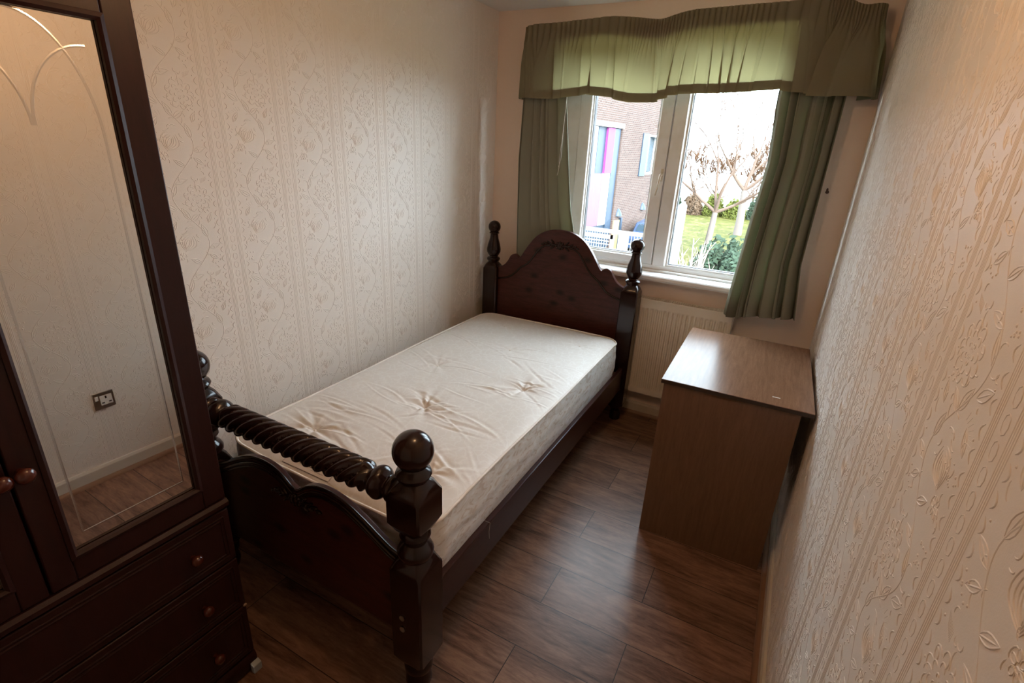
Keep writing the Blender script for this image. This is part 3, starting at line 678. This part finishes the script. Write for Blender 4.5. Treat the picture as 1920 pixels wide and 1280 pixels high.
# ------------------------------------------------------------------ curtains
def interp(t, pts): return float(np.interp(t, [p[0] for p in pts], [p[1] for p in pts]))
def curtain(name, label, xl, xr, z0, z1, y0, folds, amp, seed, zbot=None, zones=None):
    rr = random.Random(seed); n = 300; rows = []; ph = [rr.uniform(0, 6.28) for _ in range(8)]
    zs = np.linspace(z1, z0, 70)
    for z in zs:
        a = interp(z, xl); b = interp(z, xr); t = (z1 - z) / (z1 - z0); row = []
        for k in range(n + 1):
            s = k / n; sw = s + .055 * math.sin(2 * PI * s * 1.7 + ph[0]) * math.sin(PI * s) + .018 * math.sin(2 * PI * s * 4.1 + ph[6]) + .010 * t * math.sin(2 * PI * s * 2 + ph[1])
            th = 2 * PI * folds * sw + .5 * math.sin(t * 2.2 + ph[2])
            am = amp * (.75 + .25 * math.sin(s * 9 + ph[3])) * (.8 + .3 * t)
            y = am * (1 - 2 * abs(math.sin(th / 2)) ** .62) + .20 * am * math.sin(th * .5 + ph[4]) + .0015 * math.sin(th * 2.1 + t * 5 + ph[5])
            x = a + (b - a) * s + .42 * (b - a) / folds * .7 * math.sin(th + .9) * math.sin(PI * min(1, s * 8, (1 - s) * 8) / 2)
            row.append((x, y0 + y, z + (0 if zbot is None else (interp(s, zbot) * t))))
        rows.append(row)
    th_ = thing(name, label, 'curtain', ((interp(z0, xl) + interp(z0, xr)) / 2, y0, z0), group='sage green curtains at the window')
    pn = obj('curtain_panel', MB().grid(rows), M['curtain'], th_, smooth=180)
    sol = pn.modifiers.new('thick', 'SOLIDIFY'); sol.thickness = .0012
    hm = [[(p[0], p[1] - .0022, p[2]) for p in r] for r in rows[-5:]]
    h = obj('hem', MB().grid(hm), M['curtain'], th_, smooth=180)
    tp = [[(p[0], p[1] - .0022, p[2]) for p in r] for r in rows[:6]]
    obj('heading_tape', MB().grid(tp), M['curtain'], th_, smooth=180); return th_
curtain('curtain', 'long sage green curtain hanging at the right of the window above the desk',
        [(.84, 1.612), (.90, 1.612), (1.3, 1.640), (1.65, 1.668), (1.94, 1.650), (2.25, 1.66)], [(.84, 1.965), (1.14, 1.930), (1.7, 1.935), (1.94, 1.937), (2.25, 1.93)], .845, 2.26, -.131, 6.3, .033, 5, [(0, -.02), (.15, -.03), (.3, -.012), (1, .02)])
curtain('curtain', 'long sage green curtain at the left of the window, falling behind the headboard',
        [(.84, .275), (1.0, .262), (1.57, .246), (1.92, .258), (2.25, .262)], [(.84, .73), (1.086, .676), (1.184, .659), (1.3, .628), (1.468, .602), (1.93, .541), (2.25, .54)], .85, 2.26, -.114, 5.4, .025, 21)
# rails
rail = thing('curtain_track', 'white plastic double curtain track above the window behind the valance', 'curtain track', (1.1, -.08, 2.27))
obj('track_rail', MB().box(.25, 1.96, -.120, -.108, 2.262, 2.280), M['white_plastic'], rail)
vx0, vx1, vy = .285, 1.985, -.165
obj('valance_rail', MB().tube([(vx0, -.003, 2.285), (vx0, vy + .05, 2.280), (vx0 + .03, vy + .024, 2.280), (vx1 - .03, vy + .024, 2.280), (vx1, vy + .05, 2.280), (vx1, -.003, 2.285)], .0065, 8), M['white_plastic'], rail)
for xx in (.5, 1.1, 1.7): obj('track_bracket', MB().box(xx - .012, xx + .012, -.16, -.0005, 2.281, 2.292), M['white_plastic'], rail)
# valance
def valance():
    r0 = .030; path = [(vx0, -.004)]; path += [(vx0, vy + r0)] + [(vx0 + r0 - r0 * math.cos(a), vy + r0 - r0 * math.sin(a)) for a in np.linspace(0, PI / 2, 9)[1:]]
    path += [(vx1 - r0 + r0 * math.sin(a), vy + r0 - r0 * math.cos(a)) for a in np.linspace(0, PI / 2, 9)] + [(vx1, -.004)]
    path = np.array(path); sg = np.concatenate([[0], np.cumsum(np.linalg.norm(np.diff(path, axis=0), axis=1))]); LT = sg[-1]; n = 1500
    s = np.linspace(0, LT, n); px = np.interp(s, sg, path[:, 0]); py = np.interp(s, sg, path[:, 1])
    tx, ty = np.gradient(px), np.gradient(py); ll = np.hypot(tx, ty); nx_, ny_ = ty / ll, -tx / ll   # outward (towards room)
    k = np.ones(41) / 41; pad = lambda a: np.convolve(np.pad(a, 20, 'edge'), k, 'valid'); nx_, ny_ = pad(nx_), pad(ny_)
    # irregular pleat phase
    dens = 1 + .45 * np.sin(px * 6.1 + 1) + .35 * np.sin(px * 13.7) ; dens = np.clip(dens, .35, 2) ; dens[px > 1.78] = 1.9
    ph1 = np.cumsum(dens); ph1 = ph1 / ph1[-1] * 2 * PI * 88
    ph2 = np.cumsum(1 + .5 * np.sin(px * 4.3 + 2) + .3 * np.sin(px * 11)); ph2 = ph2 / ph2[-1] * 2 * PI * 21
    ph3 = np.cumsum(1 + .4 * np.sin(px * 3.1)); ph3 = ph3 / ph3[-1] * 2 * PI * 8.5
    ztop = np.interp(px, [.27, .34, .48, .79, .92, 1.0, 1.06, 1.12, 1.2, 1.44, 1.66, 1.79, 1.86, 1.92, 1.99], [2.285, 2.297, 2.298, 2.312, 2.300, 2.288, 2.284, 2.302, 2.317, 2.323, 2.325, 2.33, 2.318, 2.288, 2.300])
    zbot = np.interp(px, [.27, .45, .6, .68, .74, .80, .90, .99, 1.08, 1.15, 1.25, 1.5, 1.6, 1.645, 1.68, 1.75, 1.86, 1.99], [1.922, 1.915, 1.925, 1.945, 1.938, 1.925, 1.905, 1.900, 1.908, 1.932, 1.945, 1.950, 1.957, 1.968, 1.952, 1.945, 1.930, 1.935])
    zbot = pad(zbot); ztop = pad(ztop)
    t = np.concatenate([np.linspace(0, .23, 22), np.linspace(.23, 1, 40)[1:]]); rows = []
    cr = lambda p, q: np.abs(np.sin(p / 2)) ** q
    for tt_ in t:
        hdr = math.exp(-max(0, tt_ - .22) / .11); dn = 1 / (1 + math.exp(-(tt_ - .30) / .07))
        boost = 1 + 1.1 * np.clip((px - 1.6) / .25, 0, 1) + .5 * np.clip((.5 - px) / .2, 0, 1)
        d = .013 * hdr * cr(ph1, .42) + (.25 + .75 * dn) * boost * (.012 * cr(ph2, .4) * (1.1 - .5 * tt_) + .020 * cr(ph3 + .6, .38) * (.4 + tt_)) + .003 * np.sin(ph2 * .63 + 4 * tt_) * dn
        lat = dn * boost * (.017 * np.sin(ph2 + 1.0) * (.5 + .5 * tt_) + .024 * np.sin(ph3 + 1.6) * tt_)
        flare = .012 * tt_
        tl = np.stack([tx / ll, ty / ll], 1)
        edge = np.clip(np.minimum(s, LT - s) / .08, 0, 1)
        x = px + nx_ * (d + flare) * edge + tl[:, 0] * lat * edge; y = py + ny_ * (d + flare) * edge + tl[:, 1] * lat * edge; y = np.minimum(y, -.002)
        z = ztop + (zbot - ztop) * tt_
        rows.append(np.stack([x, y, z], 1))
    return rows, t
rows, tv = valance()
val = thing('valance', 'sage green gathered curtain valance hanging across the top of the window', 'valance', (1.13, -.1, 1.93))
vp = obj('valance_cloth', MB().grid(rows), M['valance'], val, smooth=180)
tap = [r + np.array([0, .006, 0]) for r, t_ in zip(rows, tv) if t_ <= .232]
obj('heading_tape', MB().grid(tap), M['tape'], val, smooth=180)
hem = [r + np.array([0, .004, 0]) for r, t_ in zip(rows, tv) if t_ >= .875]
obj('hem', MB().grid(hem), M['tape'], val, smooth=180)
# pull cords
for i, (dx, zb, lab) in enumerate([(0, 1.50, 'longer frayed white pull cord hanging beside the left curtain'), (.010, 1.54, 'shorter white pull cord with knotted end beside the left curtain')]):
    pts = [(.552 - dx * .2, -.150, 2.25), (.556, -.150, 2.0), (.552, -.150, 1.85), (.545 + dx * .3, -.150, 1.70), (.538 + dx, -.150, 1.60), (.540 - dx * .4, -.150, 1.55), (.534 + dx * .6, -.150, zb + .01), (.530 + dx * .9, -.150, zb)]
    c = obj('pull_cord', MB().tube(smoothp(pts, 4), .0014, 6), M['string'], origin=(.55, -.15, zb), smooth=60)
    tag(c, lab, 'cord', group='pull cords beside the left curtain')
# old hole in the wall with a rawl plug
hk = obj('wall_plug', MB().lathe((1.966, -.0045, 1.512), [(.0075, 0), (.0085, .0035), (.0085, .0044)], 14, 'y').blob((1.964, -.005, 1.522), (.005, .002, .010)), mat('brown_wall_plug', (.10, .055, .035), .7), origin=(1.966, -.003, 1.512), smooth=40)
tag(hk, 'small brown plug in the bare wall right of the right curtain', 'wall plug')

# ------------------------------------------------------------------ socket on the right wall (seen in the mirror)
so = thing('wall_socket', 'brushed steel single switched socket low on the right wall, seen in the wardrobe mirror', 'socket', (W, -2.185, .41))
SW = W - .0005
pl_ = obj('face_plate', MB().box(SW - .006, SW, -2.228, -2.142, .367, .453), M['steel'], so, bevel=.002)
obj('socket_insert', MB().box(SW - .0075, SW - .006, -2.202, -2.152, .385, .435), M['white_plastic'], pl_, bevel=.0006)
obj('pin_slots', MB().box(SW - .0082, SW - .0074, -2.181, -2.174, .417, .430).box(SW - .0082, SW - .0074, -2.197, -2.186, .394, .400).box(SW - .0082, SW - .0074, -2.168, -2.157, .394, .400), M['dark'], pl_)
obj('rocker_switch', MB().prism([(SW - .006, .415), (SW - .0085, .415), (SW - .011, .437), (SW - .006, .437)], 'y', -2.222, -2.208), M['white_plastic'], pl_, bevel=.0006)

# ------------------------------------------------------------------ ceiling lamp
lamp = thing('ceiling_lamp', 'bare bulb pendant lamp hanging from the middle of the ceiling', 'lamp', (LAMP.x, LAMP.y, H))
obj('ceiling_rose', MB().lathe((LAMP.x, LAMP.y, 0), [(.045, H - .0005), (.044, H - .012), (.02, H - .024), (.004, H - .026)], 24), M['white_plastic'], lamp, smooth=40)
obj('flex', MB().tube([(LAMP.x, LAMP.y, H - .02), (LAMP.x, LAMP.y, LAMP.z + .07)], .003, 8), M['white_plastic'], lamp)
obj('lamp_holder', MB().lathe((LAMP.x, LAMP.y, LAMP.z), [(.005, .075), (.018, .070), (.020, .042), (.018, .036)], 20), M['white_plastic'], lamp, smooth=40)
gb = bpy.data.materials.new('bulb_glass'); gb.use_nodes = True; nt = gb.node_tree; nt.nodes.remove(nt.nodes['Principled BSDF'])
tr = nt.nodes.new('ShaderNodeBsdfTransparent'); nt.links.new(tr.outputs[0], nt.nodes['Material Output'].inputs[0])
obj('bulb', MB().lathe((LAMP.x, LAMP.y, LAMP.z), [(.013, .036), (.016, .025), (.028, .008), (.030, -.004), (.026, -.018), (.014, -.028), (.002, -.030)], 24), gb, lamp, smooth=60)
bl = bpy.data.lights.new('bulb_light', 'POINT'); bl.energy = BULB_POWER; bl.color = (1.0, .57, .28); bl.shadow_soft_size = .026
bo = bpy.data.objects.new('bulb_light', bl); COL.objects.link(bo); bo.location = LAMP; bo.location.z -= .004

# ------------------------------------------------------------------ outside (positions relative to the camera: X right, Y out, Z up)
GZ = -2.85
def cw(x, y, z): return (CAM.x + x, CAM.y + y, CAM.z + z)
m = mat('garden_grass', (.12, .2, .03), .9, .1)
v = coords(m); n1 = noise(m, v, 1.3, 8, .85); n2 = noise(m, v, 5, 6, .9)
mxn = N(m, 'ShaderNodeMix', data_type='FLOAT'); mxn.inputs[0].default_value = .5; L(m, n1, mxn.inputs[2]); L(m, n2, mxn.inputs[3])
c = ramp(m, mxn.outputs[0], [(.40, (.012, .014, .006)), (.48, (.042, .046, .006)), (.54, (.072, .062, .014)), (.60, (.16, .13, .085))]); L(m, c, P(m).inputs['Base Color'])
tag(obj('ground', MB().box(-40, 30, .6, 48, GZ - .2, GZ), m), 'lawn and leaf litter of the garden outside', 'ground', kind='structure')

# brick building: wall line X = -6.44 + .12 (Y - 28)
th = math.atan2(1, .12)
bo_ = cw(-6.44 + .12 * (17 - 28), 17, 0); ang = -math.atan(.12)
bld = thing('brick_building', 'modern buff brick building with coloured panels beyond the white fence', 'building', (bo_[0], bo_[1], GZ), ang)
brick = mat('buff_brick', (.20, .13, .10), .9, .1)
bt = N(brick, 'ShaderNodeTexBrick'); tcb = N(brick, 'ShaderNodeTexCoord'); sx = N(brick, 'ShaderNodeSeparateXYZ'); cx_ = N(brick, 'ShaderNodeCombineXYZ')
L(brick, tcb.outputs['Object'], sx.inputs[0]); L(brick, sx.outputs['Y'], cx_.inputs['X']); L(brick, sx.outputs['Z'], cx_.inputs['Y']); L(brick, cx_.outputs[0], bt.inputs['Vector'])
for k, vv in {'Scale': 1, 'Brick Width': .23, 'Row Height': .078, 'Mortar Size': .010, 'Mortar Smooth': .2}.items(): bt.inputs[k].default_value = vv
bt.inputs['Color1'].default_value = (.064, .043, .037, 1); bt.inputs['Color2'].default_value = (.088, .058, .049, 1); bt.inputs['Mortar'].default_value = (.125, .105, .10, 1)
L(brick, bt.outputs['Color'], P(brick).inputs['Base Color'])
zr = lambda z: CAM.z + z - GZ
YL = lambda Y: (Y - 17) * math.hypot(1, .12)
def bbox(Y0, Y1, za, zb, d0, d1): return MB().box(d0, d1, YL(Y0), YL(Y1), zr(za), zr(zb))
wl = MB(); segs_ = [(10, 19.6, -9, 9), (19.6, 22.85, .82, 9), (22.85, 25.95, -9, 9), (25.95, 27.3, .62, 9), (25.95, 27.3, -9, -1.0), (27.3, 28.1, -9, 9)]
for (a, b_, za, zb) in segs_:
    za = max(za, -(CAM.z - GZ)); zb = min(zb, 2.35); wl.box(-.35, 0, YL(a), YL(b_), zr(za), zr(zb))
wl.box(-6, -.35, YL(10), YL(28.1), 0, zr(2.35))
obj('brick_wall', wl, brick, bld)
blu = mat('slate_blue_panel', (.018, .034, .060), .5); whp = mat('white_panel', (.42, .41, .39), .6); pink = mat('pink_panel', (.105, .055, .078), .6); mag = mat('magenta_panel', (.20, .022, .15), .6)
pane = mat('pale_window', (.32, .33, .33), .15, .6); paned = mat('dark_window_pane', (.030, .05, .07), .15, .6)
obj('lintel', bbox(19.5, 22.95, .82, 1.0, -.02, .03), whp, bld)
wf = obj('window_surround', bbox(20.9, 21.6, -.98, .82, -.34, -.14), blu, bld); obj('window_pane', bbox(19.6, 20.9, -.98, .82, -.34, -.16), pane, wf)
obj('magenta_panel', bbox(21.6, 22.25, -.98, .80, -.34, -.05), mag, bld); obj('slate_panel', bbox(22.25, 22.82, -4.2, .80, -.34, -.06), blu, bld)
obj('pink_panel', bbox(19.6, 21.55, -3.15, -.98, -.34, -.10), pink, bld); obj('white_panel', bbox(21.55, 22.25, -3.15, -.98, -.34, -.08), whp, bld); obj('base_panel', bbox(19.6, 22.25, -4.5, -3.15, -.34, -.14), blu, bld)
wr_ = MB().box(-.10, .02, YL(25.85), YL(27.4), zr(.62), zr(.72)).box(-.10, .02, YL(25.85), YL(27.4), zr(-1.10), zr(-.98)).box(-.3, .02, YL(27.25), YL(27.36), zr(-1.1), zr(.7)).box(-.3, .02, YL(25.88), YL(26.0), zr(-1.1), zr(.7))
w2 = obj('window_surround', wr_, whp, bld); obj('window_pane', bbox(25.95, 27.3, -.98, .62, -.30, -.22), paned, w2)
obj('slate_fin', bbox(25.15, 25.85, -1.15, .74, 0, .05), blu, bld)
dp = MB().tube([(.07, YL(27.75), 0), (.07, YL(27.75), zr(1.0))], .06, 10).box(-.0, .16, YL(27.62), YL(27.9), zr(1.0), zr(1.25)); obj('downpipe', dp, blu, bld)
obj('eaves_board', MB().box(-.3, .12, YL(10), YL(28.3), zr(2.35), zr(2.5)), whp, bld)
for Y in (23.35, 26.2):
    z = -2.86 if Y < 25 else -2.76; pts = [(0, zr(z)), (.20, zr(z)), (.17, zr(z) + .14), (.10, zr(z) + .26), (0, zr(z) + .32)]
    ring = [[(0 + .2 * f * math.cos(a), YL(Y) + .2 * f * math.sin(a), zr(z) + h) for a in np.linspace(-PI / 2, PI / 2, 10)] for f, h in ((1, 0), (.9, .12), (.62, .24), (.2, .33))]
    obj('wall_light', MB().loops(ring), blu, bld, smooth=40)
de = obj('doorway', bbox(22.95, 23.55, -4.5, -3.05, 0, .05), mat('lit_doorway_panel', (.30, .25, .12), .5), bld); obj('door_post', bbox(23.55, 23.7, -4.5, -2.95, 0, .12), blu, bld)

# white fence at Y = 18
fw = mat('white_fence_paint', (.22, .22, .22), .5)
fen = thing('white_fence', 'white metal railing fence with a gate in front of the brick building', 'fence', cw(-5, 18, GZ - CAM.z))
FT, FB = -2.70, -4.45
def fbox(x0, x1, z0, z1, d=.04): a = cw(x0, 18 - d, z0); b2 = cw(x1, 18 + d, z1); return MB().box(a[0], b2[0], a[1], b2[1], a[2], b2[2])
obj('top_rail', fbox(-7.5, -3.45, FT - .13, FT, .05), fw, fen); obj('bottom_rail', fbox(-7.5, -3.45, FB, FB + .1, .05), fw, fen)
for (a, b2) in ((-7.5, -7.4), (-5.25, -4.92), (-4.05, -3.98)): obj('fence_post', fbox(a, b2, FB, FT - .05, .06), fw, fen)
gfr = MB()
for q in (fbox(-7.4, -5.45, FT - .34, FT - .20), fbox(-5.55, -5.42, FB + .1, FT - .2), fbox(-7.4, -5.45, FT - .56, FT - .53, .02), fbox(-7.4, -5.45, FB + .3, FB + .34, .02)): gfr.add(q.v, q.f)
obj('gate_frame', gfr, fw, fen)
for (xa_, xb_, st_) in ((-7.4, -5.6, .095), (-4.9, -3.5, .105)):
    q = MB(); x = xa_
    while x < xb_: r_ = fbox(x, x + .02, FB + .1, FT - .1, .010); q.add(r_.v, r_.f); x += st_
    for z in (-3.15, -3.65): r_ = fbox(xa_, xb_, z, z + .04, .015); q.add(r_.v, r_.f)
    obj('bar_panel', q, fw, fen)
pil = obj('pillar', MB().prism([(-.135, 0), (.135, 0), (.135, 2.86), (.05, 3.0), (-.135, 2.86)], 'y', -.1, .1), mat('pale_blue_pillar', (.30, .36, .42), .6))
pil.location = cw(-3.23, 18, GZ - CAM.z); pil.location.z = GZ; tag(pil, 'tall pale pillar at the right end of the white fence', 'pillar')
car = thing('car', 'distant blue parked car just above the white fence, end on', 'car', cw(-5.5, 25, GZ - CAM.z))
cb = MB(); c0 = cw(-5.5, 25, GZ - CAM.z)
prof = [(-2.0, .3), (-2.0, .8), (-1.3, .95), (-.8, 1.35), (.7, 1.4), (1.4, .95), (2.0, .85), (2.05, .3)]
cb.prism([(c0[1] + a, c0[2] + b2) for a, b2 in prof], 'x', c0[0] - .82, c0[0] + .82)
obj('car_body', cb, mat('blue_car_paint', (.03, .05, .10), .3), car, bevel=.06)
obj('windscreen', MB().prism([(c0[0] - .7, c0[2] + .98), (c0[0] + .7, c0[2] + .98), (c0[0] + .58, c0[2] + 1.32), (c0[0] - .58, c0[2] + 1.32)], 'y', c0[1] - 1.22, c0[1] - .90), paned, car)
for a in (-1.3, 1.3):
    for b2 in (-.84, .64): obj('wheel', MB().lathe((c0[0] + b2, c0[1] + a, c0[2] + .32), [(.32, 0), (.32, .2)], 20, 'x'), M['gasket'], car)

# trees
def branch(mb, tw, p, d, r, l, depth, rr, spread=.55, up=.25, rmin=.006):
    pts = [p]; rs = [r]; q = Vector(p); dd = Vector(d).normalized(); n = 5
    for i in range(n):
        dd = (dd + Vector((rr.uniform(-1, 1), rr.uniform(-1, 1), rr.uniform(-.5, 1) * up * 2)) * .16).normalized(); q = q + dd * l / n; pts.append(tuple(q)); rs.append(max(rmin, r * (1 - .45 * (i + 1) / n)))
    (mb if depth > 2 else tw).tube(pts, rs, 6 if depth > 2 else 4, cap=False)
    if depth <= 0: return
    k = rr.choice([2, 3, 3]) if depth > 1 else 5
    for i in range(k):
        j = rr.choice([2, 3, 4, 5]) if i else 5
        nd = (dd + Vector((rr.uniform(-1, 1), rr.uniform(-1, 1), rr.uniform(-.3, .8))) * spread).normalized()
        branch(mb, tw, pts[j], nd, rs[j] * .72, l * rr.uniform(.62, .85), depth - 1, rr, spread, up, rmin)
def tree(base, trunk_pts, r, limbs, seed, label, cb_, ct, depth=4, ll=2.0, rmin=.008):
    rr = random.Random(seed); t = thing('bare_tree', label, 'tree', base, group='bare winter trees in the garden'); mb = MB(); tw = MB()
    pts = [tuple(Vector(base) + Vector(p)) for p in trunk_pts]; n = len(pts)
    mb.tube(pts, [r * (1.15 - .35 * i / (n - 1)) for i in range(n)], 10)
    obj('trunk', mb, cb_, t, smooth=80)
    for d in limbs:
        mb = tw = MB(); branch(mb, tw, pts[-1], d, r * .55, ll, depth, rr, rmin=rmin)
        obj('limb', mb, ct, t, smooth=80)
bark = mat('pale_bark', (.13, .11, .10), .9, .1); twig = mat('pale_twigs', (.10, .07, .055), .9, .1); twig2 = mat('russet_twigs', (.085, .046, .026), .9, .1)
tree(cw(-2.96, 23.7, GZ - CAM.z), [(0, 0, 0), (.02, 0, .8), (.06, 0, 1.5), (.10, 0, 2.2)], .14, [(-.9, .1, .75), (-.1, .2, 1), (.9, .1, .45), (.2, -.3, .9)], 4, 'pale forked bare tree in the middle of the right window pane', bark, twig, 4, 1.9)
tree(cw(-2.62, 34, GZ - CAM.z), [(0, 0, 0), (0, 0, 1.0), (-.05, 0, 1.9), (-.1, 0, 2.6)], .22, [(-.8, .1, .8), (.1, .2, 1), (.8, .1, .8)], 9, 'thick pale bare tree beside the right curtain edge', bark, twig, 4, 2.2)
for i, (x, y, h, lab) in enumerate([(-11.2, 47, 3.0, 'russet bare tree far beyond the lawn, left of the pale pillar'), (-.9, 46, 2.8, 'russet bare tree far beyond the lawn, behind the right curtain edge'), (-8.2, 50, 3.0, 'russet bare tree far beyond the lawn, above the pale pillar'), (-5.6, 46, 2.6, 'russet bare tree far beyond the lawn, behind the forked tree'), (-3.1, 49, 3.0, 'russet bare tree far beyond the lawn, nearest the right curtain')]):
    tree(cw(x, y, GZ - CAM.z), [(0, 0, 0), (.05, 0, h * .2), (0, 0, h * .4)], .11, [(-.9, .1, .6), (0, .2, 1), (.9, .1, .5), (.2, -.5, .8), (-.4, -.3, 1)], 30 + i, lab, twig2, twig2, 5, 1.45, .012)
def shrub(base, rad_, h, n, seed, label, m_, lf=.07, group='green shrubs in the garden'):
    rr = random.Random(seed); t = thing('leafy_shrub', label, 'shrub', base, group=group); mb = MB(); st_ = MB(); B = Vector(base)
    for i in range(n):
        th_ = rr.uniform(0, 2 * PI); ph_ = math.acos(rr.uniform(0, 1)); q = rr.uniform(.55, 1) ** .5 * (1 + .15 * math.sin(5 * th_ + seed))
        p = B + Vector((rad_ * q * math.sin(ph_) * math.cos(th_), rad_ * q * math.sin(ph_) * math.sin(th_), h * q * math.cos(ph_)))
        a = Vector((rr.gauss(0, 1), rr.gauss(0, 1), rr.gauss(0, 1))).normalized(); b2 = a.orthogonal().normalized(); s = lf * rr.uniform(.6, 1.3)
        mb.add([p - a * s, p + b2 * s * .5, p + a * s, p - b2 * s * .5], [(0, 1, 2, 3)])
    for i in range(7): st_.tube([tuple(B), tuple(B + Vector((rr.uniform(-.6, .6) * rad_, rr.uniform(-.6, .6) * rad_, h * .8)))], [.02, .008], 5)
    obj('foliage', mb, m_, t); obj('stems', st_, bark, t)
lf1 = mat('dark_leaf', (.024, .040, .024), .8, .2); lf2 = mat('yellow_green_leaf', (.06, .07, .012), .8, .2); lf3 = mat('rusty_leaf', (.085, .055, .035), .8, .2)
G = GZ - CAM.z
shrub(cw(-1.35, 15.5, G), 1.25, 2.15, 6500, 1, 'dark green shrub low in the corner of the right pane by the curtain', lf1, .085)
shrub(cw(-2.0, 18.6, G), .9, 1.35, 2600, 2, 'small rusty shrub at the foot of the forked tree', lf3)
for i, (x, y, r_, h, mm_, lab) in enumerate([(-7.0, 43, .76, 1.4, lf3, 'rusty hedge shrub at the far lawn edge beside the pillar'), (-5.45, 43.4, .76, 1.5, lf2, 'yellow-green hedge shrub at the far lawn edge left of the forked tree'), (-3.85, 43, .78, 1.3, lf2, 'yellow-green hedge shrub at the far lawn edge between the two pale trunks'), (-2.2, 43.4, .80, 1.6, lf1, 'dark hedge shrub at the far lawn edge behind the thick tree'), (-8.8, 43.6, .95, 1.7, lf1, 'dark hedge shrub at the far lawn edge behind the pillar')]):
    shrub(cw(x, y, G), r_, h, 2200, 50 + i, lab, mm_, .12)
dg = thing('dogwood_bush', 'pale bare twiggy bush low in the right pane beside the fence end', 'bush', cw(-1.95, 14, G))
mb = MB(); rr = random.Random(8); B = Vector(cw(-1.95, 14, G))
for i in range(42):
    a = rr.uniform(0, 2 * PI); s = rr.uniform(.1, .62); hh_ = rr.uniform(1.5, 2.75) * (1 - .25 * s); e1 = B + Vector((.25 * s * math.cos(a), .25 * s * math.sin(a), hh_ * .4)); e2 = B + Vector((s * math.cos(a), s * math.sin(a), hh_))
    mb.tube([tuple(B), tuple(e1), tuple((e1 + e2) / 2 + Vector((0, 0, .05))), tuple(e2)], [.012, .010, .008, .004], 5)
    for k in range(3):
        f = rr.uniform(.3, .9); p = e1.lerp(e2, f); mb.tube([tuple(p), tuple(p + Vector((rr.uniform(-.18, .18), rr.uniform(-.18, .18), rr.uniform(.12, .4))))], [.006, .003], 4)
obj('bare_stems', mb, mat('pale_dogwood', (.30, .23, .20), .8, .1), dg)
